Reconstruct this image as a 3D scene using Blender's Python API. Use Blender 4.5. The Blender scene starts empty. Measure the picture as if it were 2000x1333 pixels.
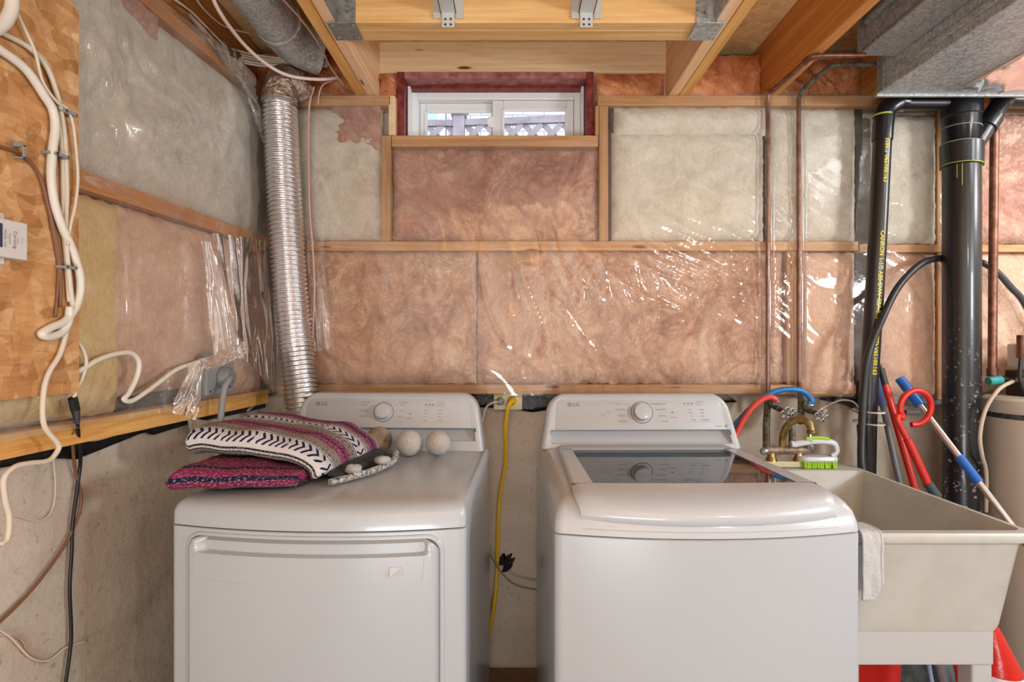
import bpy, math, random
import numpy as np
from mathutils import Vector, Matrix
# ---------------------------------------------------------------- camera, sky, lamps, exposure
S = bpy.context.scene
COL = S.collection
F = 1111.11
CZ = 1.31
cd = bpy.data.cameras.new('camera'); cam = bpy.data.objects.new('camera', cd); COL.objects.link(cam)
cd.lens = 20.0; cd.sensor_width = 36.0; cd.sensor_fit = 'HORIZONTAL'; cd.clip_start = 0.05
cam.location = (0, 0, CZ); cam.rotation_euler = (math.pi/2, 0, 0)
S.camera = cam
S.view_settings.view_transform = 'Standard'; S.view_settings.look = 'None'
S.view_settings.gamma = 1.0; S.view_settings.exposure = 0.2; S.view_settings.use_curve_mapping = False
w = bpy.data.worlds.new('overcast_sky'); S.world = w; w.use_nodes = True
bgn = w.node_tree.nodes['Background']; bgn.inputs[0].default_value = (0.80, 0.90, 1.0, 1); bgn.inputs[1].default_value = 3.0
def area(name, loc, target, size, power, col):
    l = bpy.data.lights.new(name, 'AREA'); l.shape = 'RECTANGLE'; l.size = size[0]; l.size_y = size[1]
    l.energy = power; l.color = col
    o = bpy.data.objects.new(name, l); COL.objects.link(o); o.location = loc
    o.rotation_euler = (Vector(target)-Vector(loc)).to_track_quat('-Z', 'Y').to_euler()
    return o
area('flash_umbrella', (2.45, 0.10, 1.60), (-0.2, 2.0, 1.4), (0.30, 0.30), 26, (0.90, 0.96, 1.0))
area('added_rear_fill', (0.1, -0.9, 1.75), (0.1, -2.6, 2.4), (0.8, 0.6), 70, (0.90, 0.96, 1.0))  # added fill, turned to the rear wall for soft indirect light
area('added_upward_fill', (-0.1, -1.7, 0.25), (0.0, -0.6, 2.5), (1.2, 0.8), 48, (0.95, 0.98, 1.0))  # added fill from below to lift the ceiling and duct undersides

def bulb(name, loc, r, power, col):
    l = bpy.data.lights.new(name, 'POINT'); l.shadow_soft_size = r; l.energy = power; l.color = col
    o = bpy.data.objects.new(name, l); COL.objects.link(o); o.location = loc
bulb('bare_bulb', (1.55, -1.1, 1.98), .085, 26, (1, .98, .95))
bulb('side_bulb', (2.35, 1.45, 2.0), .15, 20, (1, .98, .96))
# ---------------------------------------------------------------- measuring helpers
def W(px, py, Y):
    return Vector(((px-1000)*Y/F, Y, CZ+(666.5-py)*Y/F))
LC, LM = -1.116, 0.08                 # left wall face: X = LC + LM*Y
def LX(Y, off=0.0): return LC + off + LM*Y
def L(px, py, off=0.0):
    a = (px-1000)/F; Y = (LC+off)/(a-LM)
    return Vector((a*Y, Y, CZ+(666.5-py)*Y/F))

# ---------------------------------------------------------------- noise
class Noise:
    def __init__(s, seed):
        r = np.random.RandomState(seed); s.p = r.permutation(256); s.p = np.concatenate([s.p, s.p])
        a = r.rand(256)*2*np.pi; s.gx = np.cos(a); s.gy = np.sin(a)
    def __call__(s, x, y):
        x = np.asarray(x, float); y = np.asarray(y, float); x, y = np.broadcast_arrays(x, y)
        xi = np.floor(x).astype(int); yi = np.floor(y).astype(int); fx = x-xi; fy = y-yi; xi &= 255; yi &= 255
        def g(ix, iy, dx, dy):
            h = s.p[s.p[ix & 255]+(iy & 255)]; return s.gx[h]*dx+s.gy[h]*dy
        u = fx*fx*fx*(fx*(fx*6-15)+10); v = fy*fy*fy*(fy*(fy*6-15)+10)
        a = g(xi, yi, fx, fy)*(1-u)+g(xi+1, yi, fx-1, fy)*u
        b = g(xi, yi+1, fx, fy-1)*(1-u)+g(xi+1, yi+1, fx-1, fy-1)*u
        return (a*(1-v)+b*v)*1.5
    def fbm(s, x, y, o=4):
        t = 0; a = 1.0; n = 0
        for k in range(o):
            t = t+a*s(np.asarray(x)*2**k+7.3*k, np.asarray(y)*2**k+3.1*k); n += a; a *= .5
        return t/n

# ---------------------------------------------------------------- materials
def C(h):
    h = h.lstrip('#'); v = [int(h[i:i+2], 16)/255 for i in (0, 2, 4)]
    return tuple((c/12.92 if c <= .04045 else ((c+.055)/1.055)**2.4) for c in v)+(1,)
class M:
    def __init__(s, name, col='#cccccc', rough=.5, metal=0, **k):
        s.m = bpy.data.materials.new(name); s.m.use_nodes = True; s.t = s.m.node_tree; s.n = s.t.nodes; s.l = s.t.links
        s.b = s.n['Principled BSDF']; s.out = s.n['Material Output']
        s.set('Base Color', C(col) if isinstance(col, str) else col); s.set('Roughness', rough); s.set('Metallic', metal)
        for a, v in k.items(): s.set(a.replace('_', ' '), v)
    def set(s, i, v):
        if hasattr(v, 'is_linked') or hasattr(v, 'links'): s.l.new(v, s.b.inputs[i])
        else: s.b.inputs[i].default_value = v
        return s
    def add(s, typ, ins=None, **props):
        n = s.n.new('ShaderNode'+typ)
        for a, v in props.items(): setattr(n, a, v)
        for a, v in (ins or {}).items():
            if isinstance(v, bpy.types.NodeSocket): s.l.new(v, n.inputs[a])
            else: n.inputs[a].default_value = v
        return n
    def coord(s, kind='Object', scale=(1, 1, 1), rot=(0, 0, 0)):
        c = s.add('TexCoord').outputs[kind]
        return s.add('Mapping', {'Vector': c, 'Scale': scale, 'Rotation': rot}).outputs[0]
    def noise(s, scale, detail=4, rough=.55, vec=None, dist=0):
        return s.add('TexNoise', {'Vector': vec or s.coord(), 'Scale': scale, 'Detail': detail, 'Roughness': rough, 'Distortion': dist}).outputs['Fac']
    def ramp(s, fac, stops, interp='LINEAR'):
        r = s.add('ValToRGB', {'Fac': fac}); e = r.color_ramp.elements; r.color_ramp.interpolation = interp
        while len(e) < len(stops): e.new(.5)
        for q, (p, c) in enumerate(stops):
            e[q].position = p; e[q].color = C(c) if isinstance(c, str) else (c, c, c, 1)
        return r.outputs['Color']
    def mix(s, fac, a, b, blend='MIX'):
        n = s.add('Mix', data_type='RGBA', blend_type=blend)
        for i, v in ((0, fac), (6, a), (7, b)):
            if isinstance(v, bpy.types.NodeSocket): s.l.new(v, n.inputs[i])
            elif isinstance(v, str): n.inputs[i].default_value = C(v)
            else: n.inputs[i].default_value = v
        return n.outputs[2]
    def math(s, op, a, b=0.0, c=0.0):
        n = s.add('Math', operation=op)
        for i, v in enumerate((a, b, c)):
            if isinstance(v, bpy.types.NodeSocket): s.l.new(v, n.inputs[i])
            else: n.inputs[i].default_value = v
        return n.outputs[0]
    def bump(s, h, strength=.3, dist=.01, normal=None):
        d = {'Height': h, 'Strength': strength, 'Distance': dist}
        if normal is not None: d['Normal'] = normal
        o = s.add('Bump', d).outputs[0]; s.l.new(o, s.b.inputs['Normal']); return o

def mk_fibre(name, stops, crease_dirt, crease_dirt_amt=.6, scale=5.5):
    m = M(name, rough=.95); m.set('Specular IOR Level', .1)
    v = m.coord()
    c = m.ramp(m.noise(scale, 6, .62, v, 1.2), stops)
    d = m.ramp(m.noise(scale*1.3, 8, .7, v, 2.2), [(.40, 0.0), (.47, 1.0), (.50, 1.0), (.57, 0.0)])  # dark veins: dust plus the shade of creases put into the colour
    d2 = m.ramp(m.noise(2.2, 3, .6, v), [(.40, 0.0), (.70, 1.0)])
    f = m.math('MULTIPLY', m.math('MULTIPLY', d, crease_dirt_amt), m.math('ADD', m.math('MULTIPLY', d2, .8), .25))
    c = m.mix(f, c, crease_dirt)
    sc = m.add('TexNoise', {'Vector': m.coord(scale=(60, 60, 22)), 'Scale': 3.0, 'Detail': 5.0}).outputs[0]
    c = m.mix(.16, c, m.ramp(sc, [(.35, .25), (.65, .95)]), 'OVERLAY')
    m.set('Base Color', c)
    h = m.math('ADD', m.noise(22, 8, .7, v, 1.0), m.math('MULTIPLY', m.noise(140, 4, .6, v), .35))
    m.bump(h, .75, .014)
    return m.m
FP = mk_fibre('pink_fibreglass', [(.30, '#b3856f'), (.45, '#d6a98e'), (.55, '#e4bb9f'), (.68, '#eecdb3'), (.82, '#dba496')], '#8a6358', .65)
FPR = mk_fibre('rosy_fibreglass', [(.30, '#a3766a'), (.45, '#c89888'), (.55, '#d4a896'), (.70, '#dfb9a6')], '#6d5049', .75, 4.5)
FL = mk_fibre('pale_pink_fibreglass', [(.30, '#dbb098'), (.5, '#eac4ab'), (.7, '#f0d2bc')], '#b88c78', .35)
FW = mk_fibre('cream_fibreglass', [(.30, '#cdc3b2'), (.5, '#e1d9ca'), (.7, '#ebe5d9')], '#b5a58f', .25)
FO = mk_fibre('orange_fibreglass', [(.30, '#b5602f'), (.5, '#e2986a'), (.62, '#ecae88'), (.75, '#d9784e')], '#742a10', .55, 7)
FY = mk_fibre('yellow_fibreglass', [(.3, '#dcb978'), (.5, '#ecce90'), (.7, '#f2dba6')], '#c9a464', .25)

def mk_pine(name, a, b, c, axis='x', knots=True, rough=.6):
    m = M(name, rough=rough)
    sc = {'x': (1.2, 26, 26), 'y': (26, 1.2, 26), 'z': (26, 26, 1.2)}[axis]
    v = m.coord(scale=sc)
    g = m.ramp(m.noise(1.6, 5, .6, v, .6), [(.30, a), (.5, b), (.70, c)])
    fine = m.ramp(m.noise(6, 3, .6, v), [(.35, .35), (.65, .75)])
    g = m.mix(.18, g, fine, 'OVERLAY')
    if knots:
        k = m.add('TexVoronoi', {'Vector': m.coord(scale={'x': (3, 13, 13), 'y': (13, 3, 13), 'z': (13, 13, 3)}[axis]), 'Scale': 1.0}).outputs['Distance']
        g = m.mix(m.ramp(k, [(.055, 1.0), (.11, 0.0)]), g, '#6b3c18')
    m.set('Base Color', g); m.bump(m.noise(3, 4, .6, v), .15, .004)
    return m.m
PX = mk_pine('pine_along_x', '#a87846', '#c0915f', '#cfa578', 'x')
PY = mk_pine('pine_along_y', '#c8893c', '#dba35a', '#e6b873', 'y')
PYD = mk_pine('amber_pine_along_y', '#a8662a', '#bf7c38', '#cf9350', 'y')
PZ = mk_pine('pine_along_z', '#a0723f', '#b98b5b', '#c9a073', 'z')
PXL = mk_pine('pale_pine_along_x', '#d9b487', '#e6c69c', '#efd6b2', 'x')
PXH = mk_pine('amber_pine_along_x', '#b87a34', '#cf9144', '#dba45a', 'x')
PXM = mk_pine('yellow_pine_along_x', '#d2a161', '#e0b478', '#e9c48d', 'x')
PYL = mk_pine('pale_pine_along_y', '#dba878', '#e8bd92', '#f0cda8', 'y')

def mk_osb(name, cols, sx=1.0):
    m = M(name, rough=.75); v0 = m.coord(scale=(1, 1, 1))
    wv = m.add('TexNoise', {'Vector': v0, 'Scale': 9.0, 'Detail': 2.0}).outputs['Color']
    v = m.add('VectorMath', {0: v0, 1: m.add('VectorMath', {0: wv, 1: (.035, .035, .035)}, operation='MULTIPLY').outputs[0]}, operation='ADD').outputs[0]
    c = None; h = None
    for i, (rot, sc) in enumerate((((.9, .2, .5), (20, 14, 38)), ((-.7, .1, .2), (20, 34, 13)), ((.2, .4, -.6), (20, 24, 20)))):
        mp = m.add('Mapping', {'Vector': v, 'Rotation': rot, 'Scale': (sc[0]*sx, sc[1]*sx, sc[2]*sx)}).outputs[0]
        vo = m.add('TexVoronoi', {'Vector': mp, 'Scale': 1.0})
        k = m.add('SeparateColor', {'Color': vo.outputs['Color']}).outputs[0]
        col = m.ramp(k, [(0, cols[0]), (.3, cols[1]), (.6, cols[2]), (.9, cols[3]), (1, cols[4])])
        c = col if c is None else m.mix(.42, c, col)
        h = k if h is None else m.math('ADD', h, k)
    gr = m.add('TexNoise', {'Vector': m.add('Mapping', {'Vector': v0, 'Scale': (18, 18, 90)}).outputs[0], 'Scale': 1.5, 'Detail': 5.0}).outputs[0]
    c = m.mix(.12, c, m.ramp(gr, [(.35, .25), (.65, .85)]), 'OVERLAY')
    spots = m.ramp(m.noise(16, 3, .5, v0, 1), [(.70, 0.0), (.76, 1.0)])
    c = m.mix(m.math('MULTIPLY', spots, .55), c, '#5f3512')
    m.set('Base Color', c); m.bump(h, .25, .002)
    return m.m
OSB = mk_osb('oriented_strand_board', ['#8f5a2c', '#bd8852', '#c6935e', '#dfb98a', '#a5713d'], 1.35)
OSBC = mk_osb('pale_strand_board', ['#c99a5c', '#dcb27a', '#e3bf8b', '#ecd0a2', '#c9a067'], 1.6)

def mk_concrete(name, a, b, c):
    m = M(name, rough=.9); v = m.coord()
    col = m.ramp(m.noise(3, 8, .65, v, .5), [(.3, a), (.5, b), (.72, c)])
    pits = m.ramp(m.noise(55, 4, .6, v), [(.60, 0.0), (.72, 1.0)])
    col = m.mix(m.math('MULTIPLY', pits, .45), col, '#6a5d4e')
    m.set('Base Color', col)
    m.bump(m.math('ADD', m.noise(45, 6, .65, v), m.math('MULTIPLY', m.noise(5, 3, .6, v), 1.5)), .5, .007)
    return m.m
CON = mk_concrete('rough_concrete', '#ab9d8d', '#c0b3a4', '#cfc5b8')
FLO = mk_concrete('floor_concrete', '#6e5540', '#80664c', '#8f7860')

def mk_poly(name, haze=.055, fine=1.0, spec=.035, rough=.075, tint='#ffffff'):
    m = M(name); t = m
    lw = t.add('LayerWeight', {'Blend': .25}); v = t.coord()
    h = t.math('ADD', t.noise(6, 3, .5, v, .6), t.math('MULTIPLY', t.noise(38, 3, .6, v, 1.5), .22*fine))
    ca = t.add('Attribute', attribute_name='crinkle').outputs['Fac']
    bp = t.add('Bump', {'Height': h, 'Strength': t.math('MULTIPLY', ca, .6), 'Distance': .02}).outputs[0]
    t.l.new(bp, lw.inputs['Normal'])
    tr = t.add('BsdfTransparent', {'Color': C(tint)}).outputs[0]
    gl = t.add('BsdfGlossy', {'Color': (1, 1, 1, 1), 'Roughness': rough, 'Normal': bp}).outputs[0]
    df = t.add('BsdfDiffuse', {'Color': C('#e8e2da'), 'Normal': bp}).outputs[0]
    hz = t.ramp(t.noise(4.5, 5, .6, v, 1.2), [(.35, haze*.35), (.7, haze*2.0)])
    a = t.add('MixShader', {0: hz, 1: tr, 2: df}).outputs[0]
    fac = t.math('ADD', t.math('MULTIPLY', lw.outputs['Fresnel'], .9), spec)
    b = t.add('MixShader', {0: fac, 1: a, 2: gl}).outputs[0]
    t.l.new(b, t.out.inputs['Surface'])
    return m.m
POLY = mk_poly('clear_polyethylene')
POLYL = mk_poly('hazy_polyethylene', .09, .4, .07, .11)
POLYF = mk_poly('folded_polyethylene', .20, .6, .10, .16)

def simple(name, col, rough=.5, metal=0, bump=None, var=None, **k):
    m = M(name, col, rough, metal, **k)
    if var:
        m.set('Base Color', m.ramp(m.noise(var[0], 5, .6), [(.35, var[1]), (.65, var[2])]))
    if bump: m.bump(m.noise(bump[0], 4, .6), bump[1], bump[2])
    return m.m
ENAMEL = simple('white_enamel', '#b0b8c1', .27, Coat_Weight=.3, Coat_Roughness=.08)
PLAST = simple('white_appliance_plastic', '#b7bdc5', .3, Coat_Weight=.3, Coat_Roughness=.1)
GAP = simple('grey_gap', '#4b4c4e', .6)
def mk_galv(name, a='#8c8f91', b='#b9bcbc', rough=.42):
    m = M(name, metal=.3, rough=rough); v = m.coord(scale=(1, 1, 1))
    vo = m.add('TexVoronoi', {'Vector': v, 'Scale': 130.0}).outputs['Color']
    k = m.add('SeparateColor', {'Color': vo}).outputs[0]
    k = m.math('ADD', m.math('MULTIPLY', k, .5), m.math('MULTIPLY', m.noise(26, 5, .7, v), .5))
    m.set('Base Color', m.ramp(k, [(.25, a), (.75, b)])); m.set('Roughness', m.math('ADD', m.math('MULTIPLY', k, .25), rough-.1))
    return m.m
GALV = mk_galv('galvanised_steel'); GALVD = mk_galv('dull_galvanised_steel', '#6f7172', '#93938f', .5)
GALVW = simple('pale_zinc_hanger', '#c9ccca', .4, .3)
FOIL = M('crinkled_foil', '#dcdde0', .2, 1.0); FOIL.bump(FOIL.noise(90, 4, .6, None, 1), .35, .003); FOIL = FOIL.m
FOILT = M('foil_tape_wrap', '#b09c8e', .22, .9); FOILT.bump(FOILT.noise(28, 5, .65, None, 1.5), .8, .012); FOILT = FOILT.m
COP = simple('old_copper', '#7d5442', .42, .6, var=(30, '#633c30', '#8f6450'))
VERD = simple('verdigris_pipe', '#5d6a58', .6, .35, var=(60, '#5b3c2c', '#6f8273'), bump=(60, .3, .003))
BRASS = simple('tarnished_brass', '#8f7a4e', .35, .8, var=(35, '#6b5634', '#a8925e'))
CHROME = simple('chrome', '#a9abad', .35, .9)
def mk_abs(name, dusty=.0):
    m = M(name, '#131418', .32, Coat_Weight=.2)
    v = m.coord()
    sp = m.ramp(m.noise(75, 2, .5, v), [(.63, 0.0), (.69, 1.0)])
    z = m.add('SeparateXYZ', {'Vector': v}).outputs[2]
    lo = m.add('MapRange', {'Value': z, 'From Min': .55, 'From Max': 1.55, 'To Min': 1.0, 'To Max': 0.0}).outputs[0]
    m.set('Base Color', m.mix(m.math('MULTIPLY', m.math('MULTIPLY', sp, lo), dusty), m.mix(0.0, '#131418', '#131418'), '#b8bcc0'))
    return m.m
ABS = mk_abs('black_abs_plastic', .0); ABSD = mk_abs('dusty_black_abs_plastic', .8)
YEL = simple('yellow_print', '#d8c625', .6); RUB = simple('black_rubber', '#24262a', .45, bump=(120, .2, .001))
RUBG = simple('grey_rubber_hose', '#3d4044', .4)
WCAB = simple('ivory_cable', '#d3c8b6', .45); WCAB2 = simple('white_cable', '#dcd7cc', .42); BRCAB = simple('brown_cable', '#7b5136', .5)
PKCAB = simple('pinkish_cable', '#c99c8c', .5); BKCAB = simple('black_cable', '#1a1b1e', .45); YCAB = simple('yellow_cord', '#d8ac10', .4); GCAB = simple('grey_cord', '#8c8f91', .45)
GPLA = simple('grey_plastic', '#8d9092', .5); BEIGE = simple('beige_plastic', '#cdbf8f', .5)
SINK = simple('ivory_sink_plastic', '#b4b5b0', .42, bump=(240, .12, .001), var=(9, '#aeafa9', '#b9bab5'))
STAND = simple('white_stand_plastic', '#b1b4b6', .45)
TANK = simple('beige_tank_plastic', '#bfb5a8', .45, bump=(160, .12, .001)); TANKB = simple('black_band', '#1e1e20', .5, var=(60, '#141416', '#4b4b4d'))
RED = simple('red_plastic', '#c8261d', .35); REDD = simple('red_bucket_plastic', '#b3100e', .4)
BLUE = simple('blue_plastic', '#1763b8', .4); BLUEH = simple('blue_rubber_hose', '#1f6fb5', .35); REDH = simple('red_rubber_hose', '#d4483f', .35)
ALU = simple('brushed_aluminium', '#c3c4c8', .28, .9); GPOLE = simple('grey_painted_pole', '#6f7378', .4); BLUEG = simple('faded_blue_grip', '#4b6fb0', .45)
LIME = simple('lime_bristle', '#9fd02a', .6); LIMEG = simple('lime_grip', '#a4d43a', .5); BRW = simple('white_brush_plastic', '#c6c9d2', .35)
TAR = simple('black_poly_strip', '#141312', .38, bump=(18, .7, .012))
MAROON = simple('maroon_paint', '#6e1f1d', .5, var=(40, '#5d1614', '#8c3a36'), bump=(40, .3, .002))
MAROONL = simple('faded_maroon_paint', '#a1605c', .5, var=(25, '#8d4844', '#b77d78'))
VINYL = simple('white_vinyl', '#eff2f5', .35); VINYLG = simple('shaded_vinyl', '#e6e9ec', .4)
WOOLW = simple('white_wool', '#bbb9b9', .95, bump=(120, .5, .004), var=(150, '#b0adac', '#c4c2c2')); WOOLG = simple('brown_grey_wool', '#8b7b6c', .95, bump=(90, .7, .005), var=(30, '#6f6054', '#a79784'))
TERRY = simple('white_terry_cloth', '#bcbfc3', .95, bump=(190, .8, .004))
PRINT = simple('grey_print', '#77797c', .5); PRINTD = simple('dark_print', '#3c3e42', .5); INK = simple('black_ink', '#202225', .5)
NAVY = simple('navy_label', '#273453', .5); BOXW = simple('white_box_plastic', '#d2cfce', .45)
TEAL = simple('teal_cap', '#2fa0a0', .45); DKBR = simple('dark_bronze', '#3c2b22', .45, .3)
SCREW = simple('screw_steel', '#9a9c9d', .3, .9); GAPSHADE = simple('gap_shade_brown', '#2c1d14', .8)
FENCE = simple('weathered_fence_wood', '#968890', .8, var=(8, '#887a82', '#a6989e')); SIDING = simple('pale_blue_siding', '#a9cfdf', .6); WTRIM = simple('white_house_trim', '#f0f2f4', .6)
BRICKW = simple('white_painted_brick', '#dfe2ea', .8, var=(10, '#d4d7e0', '#e9ebf0')); MORT = simple('pale_mortar', '#b8bccb', .9)
GRASS = simple('gravel_ground', '#8d8b84', .95)
gm = M('window_glass'); 
_tr = gm.add('BsdfTransparent', {'Color': (.93, .95, .96, 1)}).outputs[0]; _gl = gm.add('BsdfGlossy', {'Roughness': .02}).outputs[0]
_fr = gm.add('Fresnel', {'IOR': 1.45}).outputs[0]; gm.l.new(gm.add('MixShader', {0: _fr, 1: _tr, 2: _gl}).outputs[0], gm.out.inputs['Surface']); GLASS = gm.m
gm = M('smoked_lid_glass'); 
_tr = gm.add('BsdfTransparent', {'Color': (.30, .31, .34, 1)}).outputs[0]; _gl = gm.add('BsdfGlossy', {'Roughness': .015, 'Color': (.98, .98, 1, 1)}).outputs[0]
_fr = gm.add('LayerWeight', {'Blend': .42}).outputs['Fresnel']; gm.l.new(gm.add('MixShader', {0: _fr, 1: _tr, 2: _gl}).outputs[0], gm.out.inputs['Surface']); LIDG = gm.m

# ---------------------------------------------------------------- mesh helpers
def smooth_path(pts, sub=6):
    P = [Vector(p) for p in pts]
    if len(P) < 3 or sub <= 1: return P
    Q = [P[0]*2-P[1]]+P+[P[-1]*2-P[-2]]; out = []
    for i in range(1, len(Q)-2):
        a, b, c, d = Q[i-1:i+3]
        for k in range(sub):
            t = k/sub
            out.append(.5*((2*b)+(c-a)*t+(2*a-5*b+4*c-d)*t*t+(3*b-a-3*c+d)*t**3))
    out.append(P[-1]); return out
class MB:
    def __init__(s): s.v = []; s.f = []; s.uv = {}
    def box(s, x0, x1, y0, y1, z0, z1, T=None):
        n = len(s.v); P = [(x, y, z) for z in (z0, z1) for y in (y0, y1) for x in (x0, x1)]
        if T is not None: P = [tuple(T @ Vector(p)) for p in P]
        s.v += P
        s.f += [tuple(n+i for i in q) for q in ((0, 2, 3, 1), (4, 5, 7, 6), (0, 1, 5, 4), (2, 6, 7, 3), (0, 4, 6, 2), (1, 3, 7, 5))]
        return s
    def hexa(s, P):      # 8 points: bottom 4 ccw, top 4 ccw
        n = len(s.v); s.v += [tuple(p) for p in P]
        s.f += [tuple(n+i for i in q) for q in ((3, 2, 1, 0), (4, 5, 6, 7), (0, 1, 5, 4), (1, 2, 6, 5), (2, 3, 7, 6), (3, 0, 4, 7))]
        return s
    def rings(s, R, closed=True, cap0=True, cap1=True):
        n = len(s.v); k = len(R[0])
        for r in R: s.v += [tuple(p) for p in r]
        for i in range(len(R)-1):
            for j in range(k if closed else k-1):
                a = n+i*k+j; b = n+i*k+(j+1) % k; s.f.append((a, b, b+k, a+k))
        if cap0: s.f.append(tuple(n+j for j in reversed(range(k))))
        if cap1: s.f.append(tuple(n+(len(R)-1)*k+j for j in range(k)))
        return s
    def tube(s, pts, r, n=10, sub=6, caps=True, flat=1.0):
        P = smooth_path(pts, sub); m = len(P)
        rad = (lambda t: r) if not callable(r) else r
        T0 = (P[1]-P[0]).normalized(); N = T0.orthogonal().normalized(); R = []
        for i, p in enumerate(P):
            T = (P[min(i+1, m-1)]-P[max(i-1, 0)]).normalized()
            N = (N-T*N.dot(T)).normalized(); B = T.cross(N); q = rad(i/(m-1))
            R.append([p+(N*math.cos(a)+B*math.sin(a)*flat)*q for a in (2*math.pi*j/n for j in range(n))])
        return s.rings(R, True, caps, caps)
    def lathe(s, prof, o, ax=(0, 0, 1), n=24, cap0=False, cap1=False):
        ax = Vector(ax).normalized(); N = ax.orthogonal().normalized(); B = ax.cross(N); o = Vector(o)
        return s.rings([[o+ax*h+(N*math.cos(a)+B*math.sin(a))*r for a in (2*math.pi*j/n for j in range(n))] for r, h in prof], True, cap0, cap1)
    def cyl(s, a, b, r, n=16): 
        a = Vector(a); b = Vector(b); return s.lathe([(r, 0), (r, (b-a).length)], a, b-a, n, True, True)
    def grid(s, A, flip=False, uv=None):   # A: (nu,nv,3) array
        A = np.asarray(A); nu, nv = A.shape[:2]; n = len(s.v); s.v += [tuple(p) for p in A.reshape(-1, 3)]
        for i in range(nu-1):
            for j in range(nv-1):
                q = (n+i*nv+j, n+(i+1)*nv+j, n+(i+1)*nv+j+1, n+i*nv+j+1); s.f.append(q[::-1] if flip else q)
        return s
    def build(s, name, mat, parent=None, smooth=35, bevel=0, local=False, label=None, cat=None, group=None, kind=None, origin=None, segs=2, solid=0):
        V = np.array(s.v, float)
        if parent is not None:
            loc = np.zeros(3)
            if not local:
                loc = np.array(wloc(parent))
            V2 = V-loc; pos = (0, 0, 0)
        else:
            pos = np.array(origin) if origin is not None else np.array([(V[:, 0].min()+V[:, 0].max())/2, (V[:, 1].min()+V[:, 1].max())/2, V[:, 2].min()])
            V2 = V-pos
        me = bpy.data.meshes.new(name); me.from_pydata([tuple(p) for p in V2], [], s.f); me.materials.append(mat)
        if smooth:
            me.polygons.foreach_set('use_smooth', [True]*len(me.polygons))
            if smooth < 180: me.set_sharp_from_angle(angle=math.radians(smooth))
        me.update()
        o = bpy.data.objects.new(name, me); COL.objects.link(o)
        if parent is not None: o.parent = parent
        o.location = pos
        if solid:
            b = o.modifiers.new('thickness', 'SOLIDIFY'); b.thickness = solid; b.offset = 0
        if bevel:
            b = o.modifiers.new('bevel', 'BEVEL'); b.width = bevel; b.segments = segs; b.limit_method = 'ANGLE'; b.harden_normals = False
        tag(o, label, cat, group, kind); return o
def wloc(o):
    p = Vector((0, 0, 0))
    while o is not None: p += o.location; o = o.parent
    return p
def tag(o, label=None, cat=None, group=None, kind=None):
    if label: o['label'] = label
    if cat: o['category'] = cat
    if group: o['group'] = group
    if kind: o['kind'] = kind
    return o
def thing(name, loc, label, cat, group=None, rz=0, kind=None):
    o = bpy.data.objects.new(name, None); COL.objects.link(o); o.location = loc; o.rotation_euler = (0, 0, rz)
    o.empty_display_size = .05
    return tag(o, label, cat, group, kind)
def box(name, b, mat, parent=None, bevel=.002, **k): return MB().box(*b).build(name, mat, parent, bevel=bevel, smooth=0, **k)
def arr(X, Y, Z): return np.stack(np.broadcast_arrays(X, Y, Z), -1)
def text_geo(mb, body, size, fn, ax=0.0, ay=0.0, align='CENTER', rot=0.0, bold=0.0):
    cu = bpy.data.curves.new('t', 'FONT'); cu.body = body; cu.size = size; cu.align_x = align; cu.align_y = 'CENTER'; cu.offset = bold; cu.resolution_u = 2
    o = bpy.data.objects.new('t', cu); COL.objects.link(o)
    dg = bpy.context.evaluated_depsgraph_get(); me = o.evaluated_get(dg).to_mesh()
    n = len(mb.v); c, s_ = math.cos(rot), math.sin(rot)
    for v in me.vertices:
        x, y = v.co.x, v.co.y; mb.v.append(tuple(fn(ax+c*x-s_*y, ay+s_*x+c*y)))
    for p in me.polygons: mb.f.append(tuple(n+i for i in p.vertices))
    o.evaluated_get(dg).to_mesh_clear(); bpy.data.objects.remove(o); bpy.data.curves.remove(cu)
# ================================================================ THE SETTING
YB = 2.20            # face of the studs on the back wall
YC = 2.28            # face of the concrete behind
def conc_grid(A, name):
    return MB().grid(A).build(name, CON, kind='structure', smooth=180)
nz = Noise(3)
def slab(name, b, mat, **k): return MB().box(*b).build(name, mat, kind='structure', smooth=0, **k)
slab('floor', (-1.6, 2.9, -2.6, 2.5, -.1, 0), FLO)
# back wall: concrete around the window opening
wb = MB().box(-1.4, 2.9, YC, YC+.2, 0, 2.06).box(-1.4, -.475, YC, YC+.2, 2.06, 2.262).box(.345, 2.9, YC, YC+.2, 2.06, 2.262)\
    .build('wall_back', CON, kind='structure', smooth=0)
wl = MB().hexa([Vector((LX(-2.6, -.22), -2.6, 0)), Vector((LX(-2.6, -.07), -2.6, 0)), Vector((LX(YC, -.07), YC, 0)), Vector((LX(YC, -.22), YC, 0)),
    Vector((LX(-2.6, -.22), -2.6, 2.262)), Vector((LX(-2.6, -.07), -2.6, 2.262)), Vector((LX(YC, -.07), YC, 2.262)), Vector((LX(YC, -.22), YC, 2.262))]).build('wall_left', CON, kind='structure', smooth=0)
PAINT = simple('off_white_wall_paint', '#d6d3cd', .85)
slab('wall_right', (2.8, 2.9, -2.6, YC, 0, 2.5), PAINT)
slab('wall_rear', (-1.6, 2.9, -2.7, -2.6, 0, 2.5), PAINT)
ceil = slab('ceiling', (-1.7, 2.9, -2.7, 2.48, 2.495, 2.52), OSBC)
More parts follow.
